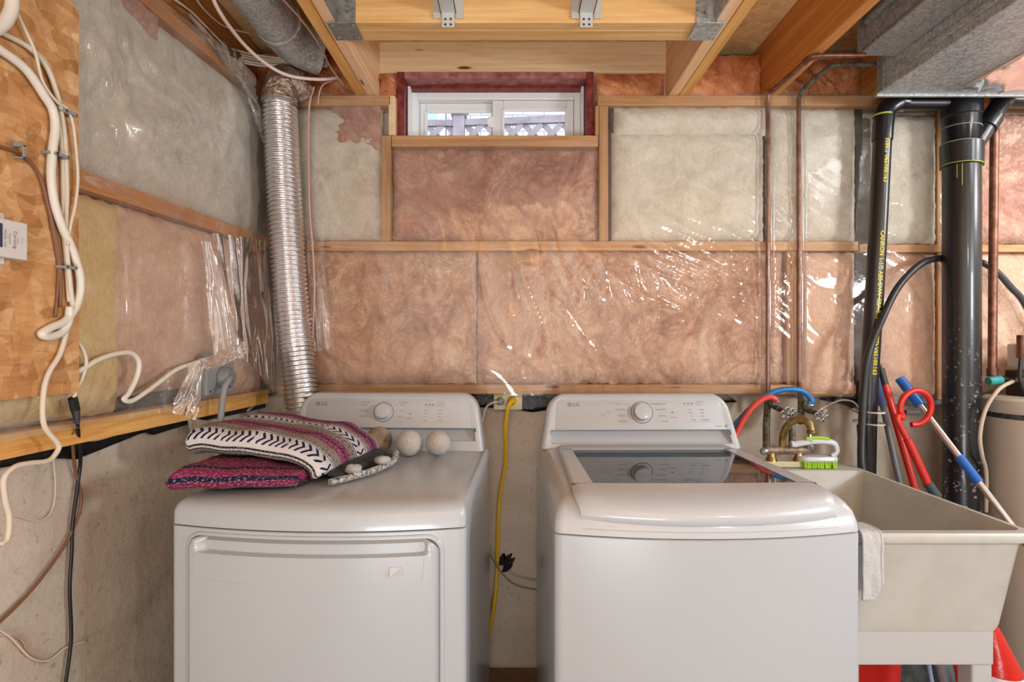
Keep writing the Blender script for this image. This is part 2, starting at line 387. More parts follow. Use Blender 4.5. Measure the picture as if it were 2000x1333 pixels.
# rim boards closing the joist bays above the foundation
box('rim_board', (-1.4, -.61, 2.40, 2.44, 2.262, 2.495), PXH, ceil); box('rim_board', (.60, 2.9, 2.40, 2.44, 2.262, 2.495), PXH, ceil)
box('window_header', (-.525, .608, 2.245, 2.42, 2.37, 2.494), PXL, ceil)
JZ = 2.262
def joist(x0, x1, y0, y1, mat, z0=JZ): return box('joist', (x0, x1, y0, y1, z0, 2.494), mat, ceil, .0025)
jl1 = joist(-.603, -.565, -2.6, 2.40, PY); jl2 = joist(-.563, -.525, -2.6, 2.40, PYL)
jr1 = joist(.607, .645, -2.6, 2.40, PYL); jr2 = joist(.647, .685, -2.6, 2.40, PY)
j3 = joist(.992, 1.030, -2.6, 2.40, PYD); joist(1.398, 1.436, -2.6, 2.40, PY); joist(1.80, 1.838, -2.6, 2.40, PY); joist(2.21, 2.248, -2.6, 2.40, PY)
joist(-1.06, -1.022, -2.6, 2.40, PYD)
# doubled header across the opening, carried by steel hangers
h1 = box('header', (-.524, .606, 1.70, 1.741, JZ, 2.494), PXM, ceil, .003); h2 = box('header', (-.524, .606, 1.743, 1.803, JZ, 2.494), PXM, ceil, .003)
def hanger_side(xe, s, par):
    b = MB(); t = .0025
    xa, xb = sorted((xe, xe+s*.055))
    b.box(xa, xb, 1.696, 1.699, JZ-.003, 2.44)                     # flange on the header face
    b.box(xa-(.03 if s > 0 else 0), xb+(0 if s > 0 else .03), 1.690, 1.79, JZ-.006, JZ-.003)   # seat under both boards
    b.box(xe-t if s > 0 else xe, xe if s > 0 else xe+t, 1.55, 1.70, JZ+.0, 2.43)
    o = b.build('joist_hanger', GALVD if s > 0 else GALV, par, smooth=0, bevel=.001)
    n = MB()
    for dx in (-.018, .045):
        for y in (1.705, 1.775): n.lathe([(.0045, 0), (.004, -.002), (.0, -.0025)], (xe+s*dx, y, JZ-.006), (0, 0, 1), 8)
    for z in (2.29, 2.33, 2.37, 2.41): n.lathe([(.0045, 0), (.004, .002), (0, .0025)], (xe+s*.03, 1.696, z), (0, -1, 0), 8)
    n.build('nail', SCREW, o)
hanger_side(-.522, 1, h1); hanger_side(.604, -1, h1)
for xc in (-.190, .2215):
    j = joist(xc-.019, xc+.019, -2.6, 1.698, PY, 2.292)
    b = MB().box(xc-.024, xc+.024, 1.62, 1.70, 2.287, 2.290).box(xc-.024, xc-.0205, 1.62, 1.697, 2.287, 2.40).box(xc+.0205, xc+.024, 1.62, 1.697, 2.287, 2.40)
    b.box(xc-.045, xc-.0235, 1.693, 1.698, 2.272, 2.42).box(xc+.0235, xc+.045, 1.693, 1.698, 2.272, 2.42).box(xc-.019, xc+.019, 1.692, 1.6965, 2.245, 2.29)
    o = b.build('joist_hanger', GALVW, j, smooth=0, bevel=.0008)
    n = MB()
    for dx in (-.008, .008):
        for z in (2.268, 2.252): n.lathe([(.0035, 0), (.003, .002), (0, .0025)], (xc+dx, 1.692, z), (0, -1, 0), 8)
    n.build('nail', INK, o)

# studs and plates on the back wall
def lum(x0, x1, z0, z1, mat, nm='plate', y0=YB, y1=YC-.002): return box(nm, (x0, x1, y0, y1, z0, z1), mat, wb, .0025)
lum(-.90, 1.33, 1.104, 1.141, PX, 'bottom_plate')
lum(-.93, 1.34, 1.660, 1.696, PX, 'girt'); lum(1.345, 2.3, 1.655, 1.684, PX, 'girt')
lum(-.93, -.47, 2.222, 2.261, PX, 'top_plate'); lum(.333, 1.44, 2.222, 2.261, PX, 'top_plate'); lum(1.45, 2.5, 2.222, 2.261, PX, 'top_plate')
lum(-.466, .333, 2.063, 2.106, PX, 'window_sill_plate')
lum(-.505, -.468, 1.697, 2.105, PZ, 'stud'); lum(.338, .372, 1.697, 2.221, PZ, 'stud')
lum(-.478, -.452, 2.107, 2.26, PXL, 'cripple_stud'); lum(.322, .336, 2.107, 2.221, PZ, 'cripple_stud')
lum(1.065, 1.10, 1.142, 1.659, PZ, 'stud', YB+.004); lum(1.345, 1.375, 1.10, 2.22, GAPSHADE, 'stud', YB+.03); lum(1.66, 1.70, 1.08, 2.22, PZ, 'stud', YB+.02)  # the dark one is no stud: shade of a narrow gap painted in
lum(.374, .388, 1.70, 2.22, GAPSHADE, 'stud', YB+.02)  # thin dark strip painted in for the shaded gap beside the stud
lum(1.376, 2.6, 1.06, 1.10, GALVD, 'sill_channel', YB+.03)

# left wall studs and plates
def lbeam(ya, yb, z0, z1, mat, nm, off=0.0, th=.065):
    P = [Vector((LX(ya, off-th), ya, z0)), Vector((LX(ya, off), ya, z0)), Vector((LX(yb, off), yb, z0)), Vector((LX(yb, off-th), yb, z0))]
    return MB().hexa(P+[p+Vector((0, 0, z1-z0)) for p in P]).build(nm, mat, wl, smooth=0, bevel=.0025)
lbeam(.4, 2.2, 1.070, 1.122, PY, 'bottom_plate'); lbeam(.4, 2.2, 1.668, 1.712, PYD, 'girt'); lbeam(.4, 2.26, 2.222, 2.261, PYD, 'top_plate')

# ---------------------------------------------------------------- window
win = thing('window_1', (-.066, 2.24, 2.06), 'slider basement window in a maroon wooden frame', None, kind='structure'); 
b = MB().box(-.452, -.424, 2.235, 2.40, 2.06, 2.369).box(.292, .321, 2.235, 2.40, 2.06, 2.369)
b.build('jamb', MAROON, win, smooth=0, bevel=.002)
MB().box(-.424, .292, 2.236, 2.40, 2.345, 2.369).build('head', MAROONL, win, smooth=0, bevel=.002)
MB().box(-.424, .292, 2.30, 2.40, 2.33, 2.345).build('head_stop', MAROON, win, smooth=0, bevel=.002)
MB().box(-.47, .34, 2.282, 2.42, 2.03, 2.062).build('sill', VINYL, win, smooth=0, bevel=.002)
vy0, vy1 = 2.335, 2.40
b = MB().box(-.423, -.385, vy0, vy1, 2.063, 2.333).box(.255, .291, vy0, vy1, 2.063, 2.333)
b.box(-.421, -.409, 2.29, vy0, 2.063, 2.338).box(.279, .290, 2.29, vy0, 2.063, 2.338)
b.box(-.385, .255, vy0, vy1, 2.303, 2.333).box(-.385, .255, vy0, vy1, 2.063, 2.076)
fr = b.build('frame', VINYL, win, smooth=0, bevel=.003)
def sash(x0, x1, y0, y1, nm, st=(.026, .026), top=.035, ztop=2.302):
    b = MB().box(x0, x0+st[0], y0, y1, 2.078, ztop).box(x1-st[1], x1, y0, y1, 2.078, ztop).box(x0+st[0], x1-st[1], y0, y1, ztop-top, ztop).box(x0+st[0], x1-st[1], y0, y1, 2.078, 2.095)
    o = b.build(nm, VINYLG, win, smooth=0, bevel=.004)
    i = .006
    MB().box(x0+st[0]-i, x0+st[0]+i, y0-.004, y0+.006, 2.09, ztop-top+i).box(x1-st[1]-i, x1-st[1]+i, y0-.004, y0+.006, 2.09, ztop-top+i).box(x0+st[0], x1-st[1], y0-.004, y0+.006, ztop-top-i, ztop-top+i).build('glazing_bead', VINYL, o, smooth=0, bevel=.002)
    MB().box(x0+st[0]-.004, x1-st[1]+.004, (y0+y1)/2-.002, (y0+y1)/2+.002, 2.09, ztop-top+.004).build('pane', GLASS, o, smooth=0)
    return o
sash(-.384, -.055, 2.372, 2.395, 'sash'); s2 = sash(-.082, .254, 2.345, 2.370, 'sash', (.045, .030), .038)
MB().box(-.098, -.078, 2.338, 2.350, 2.19, 2.235).box(-.104, -.094, 2.334, 2.345, 2.20, 2.222).build('latch', VINYL, s2, smooth=0, bevel=.003)

MB().box(-.475, -.4525, 2.29, 2.36, 2.03, 2.37).box(.3215, .345, 2.29, 2.36, 2.03, 2.37).build('foam_filler', FPR, win, smooth=0)
# ---------------------------------------------------------------- outside the window
MB().box(-8, 8, 2.5, 14, 1.7, 1.95).build('ground', GRASS, kind='structure', smooth=0)
fe = thing('lattice_fence', (-.42, 4.5, 1.95), 'weathered grey-mauve lattice fence with a capped post outside the window', 'fence')
box('post', (-.465, -.375, 4.47, 4.56, 1.95, 3.13), FENCE, fe, .005)
MB().box(-.49, -.35, 4.445, 4.585, 3.13, 3.155).box(-.48, -.36, 4.455, 4.575, 3.09, 3.13).build('post_cap', FENCE, fe, smooth=0, bevel=.004)
box('post', (1.1, 1.19, 4.47, 4.56, 1.95, 3.13), FENCE, fe, .005); box('post', (-1.9, -1.81, 4.47, 4.56, 1.95, 3.13), FENCE, fe, .005)
MB().hexa([(-.375, 4.49, 3.015), (1.1, 4.49, 3.06), (1.1, 4.53, 3.06), (-.375, 4.53, 3.015), (-.375, 4.49, 3.065), (1.1, 4.49, 3.13), (1.1, 4.53, 3.13), (-.375, 4.53, 3.065)]).build('rail', FENCE, fe, smooth=0, bevel=.003)
MB().box(-1.81, -.465, 4.49, 4.53, 3.01, 3.06).build('rail', FENCE, fe, smooth=0, bevel=.003)
box('rail', (-1.81, 1.1, 4.49, 4.53, 2.50, 2.57), FENCE, fe, .003)
box('fence_board', (-1.81, 1.1, 4.50, 4.52, 1.95, 2.50), FENCE, fe, .003)
proto = {}
for sgn in (1, -1):
    for k in range(19):
        xc = -1.85+k*.155
        T = Matrix.Translation((xc+.0, 4.503 if sgn > 0 else 4.516, 2.79)) @ Matrix.Rotation(sgn*math.radians(43), 4, 'Y')
        if sgn not in proto:
            o = MB().box(-.022, .022, -.005, .005, -.33, .33).build('slat', FENCE, fe, local=True, smooth=0); proto[sgn] = o
        else:
            o = proto[sgn].copy(); COL.objects.link(o); o.parent = fe
        o.location = T.translation-wloc(fe); o.rotation_euler = (0, sgn*math.radians(43), 0)
ho = thing('neighbour_house', (0, 9, 1.95), 'neighbouring house with a white brick wall and pale blue siding behind the fence', 'house')
box('wall', (-1.02, 5, 9.04, 9.3, 1.95, 5.35), MORT, ho); box('siding', (-5, -1.19, 9.02, 9.3, 1.95, 5.35), SIDING, ho); box('corner_trim', (-1.185, -1.06, 8.98, 9.3, 1.95, 5.35), WTRIM, ho, .01)
bp = None
for r in range(16):
    z = 4.0+r*.085
    for k in range(12):
        x = -1.0+(k+(r % 2)*.5)*.335
        if bp is None: bp = o = MB().box(-.161, .161, 9.015, 9.06, -.037, .037).build('brick', BRICKW, ho, local=True, bevel=.004, smooth=0); bp.data.transform(Matrix.Translation((0, -9, -1.95)))
        else: o = bp.copy(); COL.objects.link(o); o.parent = ho
        o.location = (x+.17, random.Random(r*31+k).uniform(-.004, .004), z)

# ================================================================ INSULATION
random.seed(4)
def back_map(y): return lambda u, v, d: arr(u, y-d, v)
def left_map(off): return lambda u, v, d: arr(LX(u, off)+d, u-d*LM, v)
def batt(name, u0, u1, v0, v1, fm, mat, label, seed, depth=.036, amp=.012, crease=.016, step=.009, cat='insulation', group=None, freq=5.0, edge=.02, stretch=(1, 1), parent=None, kind=None, skew=None):
    nu = max(8, int((u1-u0)/step)); nv = max(8, int((v1-v0)/step)); N = Noise(seed)
    u = np.linspace(u0, u1, nu)[:, None]; v = np.linspace(v0, v1, nv)[None, :]
    U, V = np.broadcast_arrays(u, v); U = U.copy(); V = V.copy()
    de = np.minimum(np.minimum(U-u0, u1-U), np.minimum(V-v0, v1-V))
    e = 1-np.exp(-de/edge)
    s, t = U*freq*stretch[0], V*freq*stretch[1]
    wv = N.fbm(s*.8+9, t*.8+4, 2)*.8
    low = N.fbm(s+wv, t-wv, 4)
    rid = 1-np.abs(N.fbm(s*.9+wv*1.5+31, t*.9+17-wv, 3))*3.2; rid = np.clip(rid, 0, 1)**4
    rid2 = np.clip(1-np.abs(N.fbm(s*2.3+wv+3, t*2.0+77, 2))*3.5, 0, 1)**3
    D = e*(depth+amp*low*2-crease*rid-crease*.35*rid2+N.fbm(U*45, V*45, 2)*.0022)
    if skew is not None: V = V+skew(U, V)
    wob = (1-e)*.006; U = U+N.fbm(V*40, U*3, 2)*wob*(de < .012); V = V+N.fbm(U*40+5, V*3, 2)*wob*(de < .012)
    A = fm(U, V, D); mb = MB().grid(A, flip=(fm(1., 1., 0.)[1] != 1.0))
    # back face ring so the batt has thickness
    bk = fm(np.array([u0, u1, u1, u0]), np.array([v0, v0, v1, v1]), np.full(4, -.02))
    return mb.build(name, mat, parent, smooth=180, label=label, cat=cat, group=group, kind=kind)
BM = back_map(YB+.036)
batt('insulation_batt', -.93, -.508, 1.70, 2.222, BM, FW, 'cream insulation batt on the back wall left of the window stud', 11, .036, .006, .004)
batt('insulation_tuft', -.70, -.51, 2.055, 2.235, back_map(YB+.012), FPR, 'rosy insulation tuft stuffed over the cream batt left of the window', 12, .022, .006, .010, edge=.05, freq=9)
batt('insulation_batt', -.465, .336, 1.698, 2.062, BM, FPR, 'dusty rose insulation batt directly under the window sill', 13, .036, .007, .014, freq=4)
WS = [(.392, .99), (1.00, 1.345)]
batt('insulation_batt', .385, .986, 1.698, 2.130, BM, FW, 'wide cream insulation batt right of the window, left of the copper pipes', 14, .040, .005, .005)
batt('insulation_batt', .398, .992, 2.112, 2.222, back_map(YB+.022), FW, 'cream insulation strip overlapping the wide batt under the top plate', 15, .034, .004, .004)
batt('insulation_batt', .996, 1.346, 1.690, 2.222, BM, FW, 'narrow cream insulation batt between copper pipes and thin black pipe', 16, .040, .005, .005)
batt('insulation_batt', 1.405, 1.658, 1.690, 2.19, back_map(YB+.03), FW, 'cream insulation batt between thin black pipe and thick black stack', 17, .036, .006, .006)
batt('insulation_batt', 1.72, 2.5, 1.690, 2.20, back_map(YB+.03), FPR, 'rosy insulation batt on upper wall right of the black stack', 18, .036, .008, .010)
batt('insulation_batt', -.89, -.139, 1.142, 1.660, BM, FP, 'pink insulation batt on lower back wall above the dryer', 19, .034, .011, .024, freq=4.2, stretch=(1.3, .75))
batt('insulation_batt', -.135, 1.062, 1.142, 1.660, BM, FP, 'long pink insulation batt on lower back wall above the washer', 20, .034, .010, .020, freq=4.5, stretch=(1.2, .8))
batt('insulation_batt', 1.104, 1.336, 1.095, 1.655, back_map(YB+.022), FL, 'pale pink insulation batt above the sink left of the thin black pipe', 21, .040, .006, .010)
batt('insulation_batt', 1.405, 1.66, 1.09, 1.655, BM, FL, 'pale pink insulation batt behind the arched hose, left of the stack', 22, .040, .007, .010, stretch=(1, .6))
batt('insulation_batt', 1.705, 2.5, 1.10, 1.655, BM, FL, 'pale pink insulation batt right of the black stack, behind the tank', 23, .040, .008, .010)
# joist bays
batt('bay_insulation', .335, .604, 2.262, 2.372, back_map(2.26), FO, 'orange insulation plug in the short bay right of the window', 31, .03, .008, .012, freq=8, edge=.03)
batt('bay_insulation', .688, .990, 2.262, 2.450, back_map(2.27), FO, 'orange insulation plug filling the bay between bright joists', 32, .035, .010, .012, freq=6, edge=.035)
batt('bay_insulation', 1.033, 1.396, 2.262, 2.46, back_map(2.28), FO, 'dark orange insulation plug behind the copper elbows near the ducts', 33, .03, .016, .035, freq=8, edge=.035)
batt('bay_insulation', -1.02, -.606, 2.262, 2.46, back_map(2.28), FO, 'orange insulation plug behind the round steel duct', 34, .03, .016, .035, freq=8, edge=.035)
batt('bay_insulation', -.522, -.455, 2.262, 2.366, back_map(2.25), FO, 'small orange insulation scrap jammed left of the window frame', 35, .02, .010, .02, freq=14, edge=.012)
# left wall
batt('insulation_batt', .5, 2.17, 1.712, 2.222, left_map(-.036), FW, 'large cream insulation batt on the upper left wall', 41, .036, .016, .010, freq=2.6, cat='insulation', step=.012)
batt('insulation_tuft', 1.32, 1.62, 2.16, 2.26, left_map(-.02), FPR, 'rosy insulation tuft at the top of the left wall', 42, .026, .006, .010, edge=.04, freq=9)
batt('insulation_batt', .5, 1.475, 1.128, 1.664, left_map(-.036), FY, 'yellow insulation batt on the lower left wall beside the strand board', 43, .046, .012, .008, freq=3)
batt('insulation_batt', 1.47, 1.83, 1.165, 1.666, left_map(-.036), FL, 'pink insulation batt on the lower left wall right of the yellow one', 44, .042, .008, .012)
batt('insulation_batt', 1.835, 2.19, 1.122, 1.666, left_map(-.036), FL, 'pink insulation batt in the corner behind the foil hose', 45, .036, .010, .014)

# ================================================================ PLASTIC SHEETS
def sheet(name, u0, u1, v0, v1, fm, mat, label, seed, disp, keep=None, step=.009, cat='plastic sheet', flip=False, parent=None, crinkle=None):
    nu = int((u1-u0)/step)+1; nv = int((v1-v0)/step)+1
    u = np.linspace(u0, u1, nu)[:, None]; v = np.linspace(v0, v1, nv)[None, :]
    U, V = np.broadcast_arrays(u, v); N = Noise(seed); D = disp(U, V, N)
    A = fm(U, V, D); mb = MB().grid(A, flip); CR = (crinkle(U, V, N) if crinkle else np.full(U.shape, .5)).reshape(-1)
    if keep is not None:
        K = keep(U, V); fl = []
        k = 0
        for i in range(nu-1):
            for j in range(nv-1):
                if K[i, j] and K[i+1, j] and K[i+1, j+1] and K[i, j+1]: fl.append(mb.f[k])
                k += 1
        used = sorted({i for f in fl for i in f}); mp = {o: n for n, o in enumerate(used)}
        mb.v = [mb.v[i] for i in used]; CR = CR[used]; mb.f = [tuple(mp[i] for i in f) for f in fl]
    o = mb.build(name, mat, parent, smooth=180, label=label, cat=cat)
    o.data.attributes.new('crinkle', 'FLOAT', 'POINT').data.foreach_set('value', CR.astype(np.float32)); return o
PIPES_X = (.980, 1.103)
def ridg(N, s, t, sharp=3): return np.clip(1-np.abs(N(s, t))*2.4, 0, 1)**sharp
def fold_mask(U, V):
    return np.clip(np.exp(-((U-.80)/.36)**2-((V-1.52)/.17)**2)+.7*np.exp(-((U-1.0)/.35)**2-((V-1.82)/.12)**2)+.8*np.exp(-((U-1.5)/.13)**2-((V-1.65)/.5)**2)+.45*np.exp(-((U-.30)/.09)**2-((V-1.85)/.2)**2)+.8*np.exp(-((U-.75)/.3)**2-((V-1.13)/.03)**2)+.35*np.exp(-((U-.12)/.28)**2-((V-1.42)/.2)**2)+.3*np.exp(-((U+.62)/.12)**2-((V-1.9)/.25)**2), 0, 1)
def back_crinkle(U, V, N):
    return .06+.40*fold_mask(U, V)*np.clip(.10+2.0*N.fbm(U*8+3, V*8, 2), .02, 1)
def left_crinkle(U, V, N):
    return np.clip(.35+.65*np.exp(-((U-1.45)/.4)**2-((V-1.93)/.22)**2), 0, 1)
def back_disp(U, V, N):
    d = .006+.003*N.fbm(U*5, V*5, 2)+.0005*N.fbm(U*30, V*30, 2)*fold_mask(U, V)
    # tension folds running down to the right
    c, s = .86, -.51
    al = U*c+V*s; ac = -U*s+V*c
    m = np.exp(-((U-.82)/.42)**2-((V-1.52)/.20)**2)+.5*np.exp(-((U-.95)/.35)**2-((V-1.85)/.12)**2)+.35*np.exp(-((U-1.52)/.15)**2-((V-1.7)/.5)**2)
    d = d+m*(.0065*ridg(N, ac*22+2*N(al*2, ac*2), al*1.6, 5)+.0024*ridg(N, ac*44, al*2.5+9, 5))
    # vertical soft folds left
    c, s = .35, -.94
    al = U*c+V*s; ac = -U*s+V*c
    m2 = np.exp(-((U-.15)/.45)**2-((V-1.42)/.3)**2)+np.exp(-((U+.62)/.16)**2-((V-1.95)/.3)**2)
    d = d+m2*.005*ridg(N, ac*12, al*3+20, 4)
    for px in PIPES_X: d = np.maximum(d, .030*np.exp(-((U-px)/.020)**4))
    return d
def bkeep(U, V):
    k = ~((V > 2.09) & (U > -.462) & (U < .325))
    k &= ~((U > 1.10) & (V < 1.14))
    low = np.where(U < .98, 1.098+.0*U, 1.15)
    k &= V > np.where((U > .55) & (U < .98), 1.085, low)-.006*np.sin(U*9)
    return k
sheet('vapour_barrier', -.92, 1.66, 1.07, 2.262, back_map(YB-.008), POLY, 'clear wrinkled plastic sheet stapled over the back wall insulation', 51, back_disp, bkeep, step=.0075, crinkle=back_crinkle)
def left_disp(U, V, N):
    d = .008+.007*N.fbm(U*3.2, V*3.2, 3)+.0015*N.fbm(U*16, V*16, 2)
    al = U*.95+V*.30; ac = -U*.30+V*.95
    d = d+np.exp(-((U-1.45)/.33)**2-((V-1.93)/.2)**2)*.045*N.fbm(al*3.5, ac*8, 2)
    a2 = U*.93+V*.37
    d = d+np.exp(-((U-1.48)/.30)**2-((V-1.93)/.19)**2)*.016*ridg(N, a2*9+1.5*N(U*3, V*6), V*5, 2)
    d = d+np.exp(-((U-1.46)/.05)**2-((V-1.4)/.28)**2)*.012*ridg(N, U*22, V*1.2, 2)
    return np.minimum(d, .017+np.maximum(0, U-1.29)*.6)
sheet('vapour_barrier', .55, 2.19, 1.11, 2.262, left_map(.012), POLYL, 'hazy plastic sheet bulging over the left wall insulation', 52, left_disp, step=.010, crinkle=left_crinkle)
# ================================================================ APPLIANCES
def plan_ring(w, D, z, inset=0.0, bulge=.045, r=.018, nf=28, finset=None):
    hw = w/2-inset; fi = inset if finset is None else finset; P = []
    def fy(x): return -bulge*(1-(2*x/w)**2)+fi
    xs = np.linspace(-hw+r, hw-r, nf)
    for k in range(5):        # left front corner
        a = math.pi+k/4*math.pi/2*1.0; P.append((-hw+r+r*math.cos(a), fy(-hw+r)+r+r*math.sin(a), z))
    P = P[:-1]
    P += [(x, fy(x), z) for x in xs]
    for k in range(1, 5):
        a = -math.pi/2+k/4*math.pi/2; P.append((hw-r+r*math.cos(a), fy(hw-r)+r+r*math.sin(a), z))
    P += [(hw, D-inset*.3, z), (-hw, D-inset*.3, z)]
    return P
def console(root, D, yf, zb, zt, hwb, hwt, rec=(.30, .978, 1.016), rr=.055, name='console'):
    nu, nv = 110, 56
    def hw(z):
        t = (z-zb)/(zt-zb); h = hwb+(hwt-hwb)*t; q = z-(zt-rr)
        if q > 0: h -= rr*(1-math.sqrt(max(0, 1-(q/rr)**2)))*.95
        return h
    slope = .33
    def fy(z): return yf+(z-zb)*slope
    zs = np.concatenate([np.linspace(zb, rec[1]-.004, 5), np.linspace(rec[1]-.003, rec[2]+.004, 16), np.linspace(rec[2]+.006, zt-rr, 14), zt-rr+rr*np.sin(np.linspace(.05, 1, 20)*math.pi/2)])
    A = np.zeros((nu, len(zs), 3))
    for i in range(nu):
        for j, z in enumerate(zs):
            u = -1+2*i/(nu-1); h = hw(z); x = u*h
            # flatten distribution near edges
            x = math.copysign(h*(1-(1-abs(u))**1.15), u)
            y = fy(z); de = min(h-abs(x), (zt-z)*1.0)
            er = .016
            if de < er: y += er-math.sqrt(max(0, er*er-(er-de)**2))
            if abs(x) < rec[0] and rec[1] <= z <= rec[2]:
                t = (z-rec[1])/(rec[2]-rec[1]); y += .030*min(1, (1-t)*9)*(.35+.65*min(1, max(0, t*1.3)))
            A[i, j] = (x, y, z)
    mb = MB().grid(A, flip=False)
    # sides/top back to the rear plane
    edge = [tuple(A[0, j]) for j in range(len(zs))]+[tuple(A[i, -1]) for i in range(1, nu)]+[tuple(A[-1, j]) for j in reversed(range(len(zs)-1))]
    mid = [(p[0], D-.01, p[2]) for p in edge]; bk = [(p[0]*.98, D, max(zb, p[2]-.006)) for p in edge]
    mb.rings([edge, mid, bk], False, False, False)
    o = mb.build(name, PLAST, root, local=True, smooth=50)
    # control panel plate
    px0, pz0, pz1 = hwt-.022, rec[2]+.002, zt-.014
    P = []
    for k in range(4): P.append((-px0, pz0+0, 0))
    ring = []
    rad = .03
    for x, z in [(-px0-.006, pz0), (px0+.006, pz0)]: ring.append((x, z))
    for k in range(9):
        a = k/8*math.pi/2; ring.append((px0-rad+rad*math.cos(a), pz1-rad+rad*math.sin(a)))
    for k in range(9):
        a = math.pi/2+k/8*math.pi/2; ring.append((-px0+rad+rad*math.cos(a), pz1-rad+rad*math.sin(a)))
    R = [[(x, fy(z)-d, z) for x, z in ring] for d in (-.002, .0008)]
    R.append([(x*.996, fy(z)-.0014, z*.9997+.0003) for x, z in ring])
    MB().rings(R, True, False, True).build('control_panel', PLAST, root, local=True, smooth=30)
    return fy
def knob(root, x, z, fy, r=.033):
    ax = Vector((0, -1, .33)).normalized(); o = Vector((x, fy(z)-.0012, z))
    MB().lathe([(r+.0012, 0), (r+.0012, .0004), (r, .0004)], o, ax, 40, False, True).build('dial_ring', PRINTD, root, local=True)
    MB().lathe([(r-.0004, .0006), (r-.001, .0020)], o, ax, 40, False, True).build('dial_base', PLAST, root, local=True)
    MB().lathe([(r-.007, .001), (r-.007, .018), (r-.009, .0225), (r-.013, .0235), (0.0001, .0235)], o, ax, 40).build('dial_knob', PLAST, root, local=True)
def emblem(root, x, z, fy):
    mb = MB(); n = 24
    fn = lambda a, b: (a, fy(b)-.0019, b)
    def disk(cx, cz, r0, r1, a0=0, a1=2*math.pi, k=24):
        s = len(mb.v)
        for i in range(k+1):
            a = a0+(a1-a0)*i/k
            mb.v.append(fn(cx+r0*math.cos(a), cz+r0*math.sin(a))); mb.v.append(fn(cx+r1*math.cos(a), cz+r1*math.sin(a)))
        for i in range(k): mb.f.append((s+2*i, s+2*i+1, s+2*i+3, s+2*i+2))
    disk(x, z, .0001, .0078)
    o1 = mb.build('emblem_disc', PRINT, root, local=True, smooth=0)
    mb = MB(); fn = lambda a, b: (a, fy(b)-.0022, b)
    disk(x, z, .0050, .0060, math.radians(75), math.radians(360), 20)
    s = len(mb.v); mb.v += [fn(x-.0006, z+.0035), fn(x+.0003, z+.0035), fn(x+.0003, z-.0032), fn(x-.0006, z-.0032), fn(x+.0003, z-.0024), fn(x+.0024, z-.0024), fn(x+.0024, z-.0032)]
    mb.f += [(s, s+1, s+2, s+3), (s+2, s+4, s+5, s+6)]
    s = len(mb.v); mb.v += [fn(x+.0018, z), fn(x+.0058, z), fn(x+.0058, z-.0008), fn(x+.0018, z-.0008)]; mb.f.append((s, s+1, s+2, s+3))
    disk(x-.0026, z+.002, .0001, .0009, 0, 2*math.pi, 8)
    mb.build('emblem_face', PLAST, root, local=True, smooth=0)
    mb = MB(); text_geo(mb, 'LG', .0175, lambda a, b: (x+.0115+a, fy(z+b)-.0019, z+b), align='LEFT', bold=.0004)
    mb.build('emblem_letters', PRINT, root, local=True, smooth=0)
def prints(root, items, fy, mat=PRINT, name='printed_text'):
    mb = MB()
    for (t, x, z, sz) in items: text_geo(mb, t, sz, lambda a, b: (a, fy(b)-.0019, b), x, z)
    mb.build(name, mat, root, local=True, smooth=0)
def lines_icons(root, dashes, fy, mat, name='printed_marks'):
    mb = MB()
    for (x0, x1, z, h) in dashes:
        s = len(mb.v); mb.v += [(x0, fy(z-h/2)-.0019, z-h/2), (x1, fy(z-h/2)-.0019, z-h/2), (x1, fy(z+h/2)-.0019, z+h/2), (x0, fy(z+h/2)-.0019, z+h/2)]; mb.f.append((s, s+1, s+2, s+3))
    mb.build(name, mat, root, local=True, smooth=0)

# ---- dryer
DW, DD = .686, .70
drz = math.radians(-2.1)
dryer = thing('clothes_dryer', (-.447, 1.3065, 0), 'white clothes dryer on the left with a folded striped blanket on top', 'dryer', rz=drz)
R = [plan_ring(DW, DD, z, i) for z, i in ((.025, .004), (.03, .0), (.55, 0), (.8825, 0), (.8835, .002))]
MB().rings(R).build('body', ENAMEL, dryer, local=True, smooth=40)
MB().rings([plan_ring(DW, DD, z, .006) for z in (.880, .888)]).build('seam', GAP, dryer, local=True, smooth=40)
R = [plan_ring(DW, DD, z, i, finset=fi) for z, i, fi in ((.8860, .0025, .0025), (.8872, .0005, .0), (.915, .001, .001), (.926, .004, .005), (.935, .009, .014), (.941, .017, .028), (.9445, .028, .045), (.9455, .040, .062))]
MB().rings(R).build('top_panel', ENAMEL, dryer, local=True, smooth=60)
for x in (-.28, .28):
    for y in (.06, .62): MB().lathe([(.02, 0), (.022, .01), (.012, .014), (.012, .027)], (x, y, 0), (0, 0, 1), 12, True, True).build('foot', RUB, dryer, local=True)
fyd = console(dryer, DD+.01, .590, .944, 1.130, .331, .300)
# sloping flange marks on top panel sides
MB().box(-.33, -.327, .02, .66, .40, .402).build('side_crease', ENAMEL, dryer, local=True, smooth=0)
knob(dryer, -.013, 1.068, fyd); emblem(dryer, -.243, 1.095, fyd)
prints(dryer, [('SPEED DRY', -.075, 1.100, .0062), ('Normal', -.080, 1.091, .0062), ('Heavy Duty', -.080, 1.073, .0062), ('Bedding', -.083, 1.055, .0062), ('Perm. Press', .052, 1.100, .0062), ('60 min.', .052, 1.091, .0062), ('40 min.', .050, 1.073, .0062),
    ('30 min.', .047, 1.054, .0062), ('Air Dry', .045, 1.036, .0062), ('Start/Pause', .075, 1.048, .005), ('Dry Level', .183, 1.101, .005), ('Signal', .131, 1.074, .005), ('Wrinkle', .181, 1.074, .005), ('Lock', .131, 1.064, .005), ('Damp', .181, 1.064, .005), ('Low', .131, 1.053, .005), ('High', .179, 1.053, .005), ('Temp.', .131, 1.042, .0058), ('Time Dry', .181, 1.042, .0058)], fyd)
prints(dryer, [('\u25ba\u2759\u2759' if False else '>II', .078, 1.063, .009)], fyd, PRINTD)
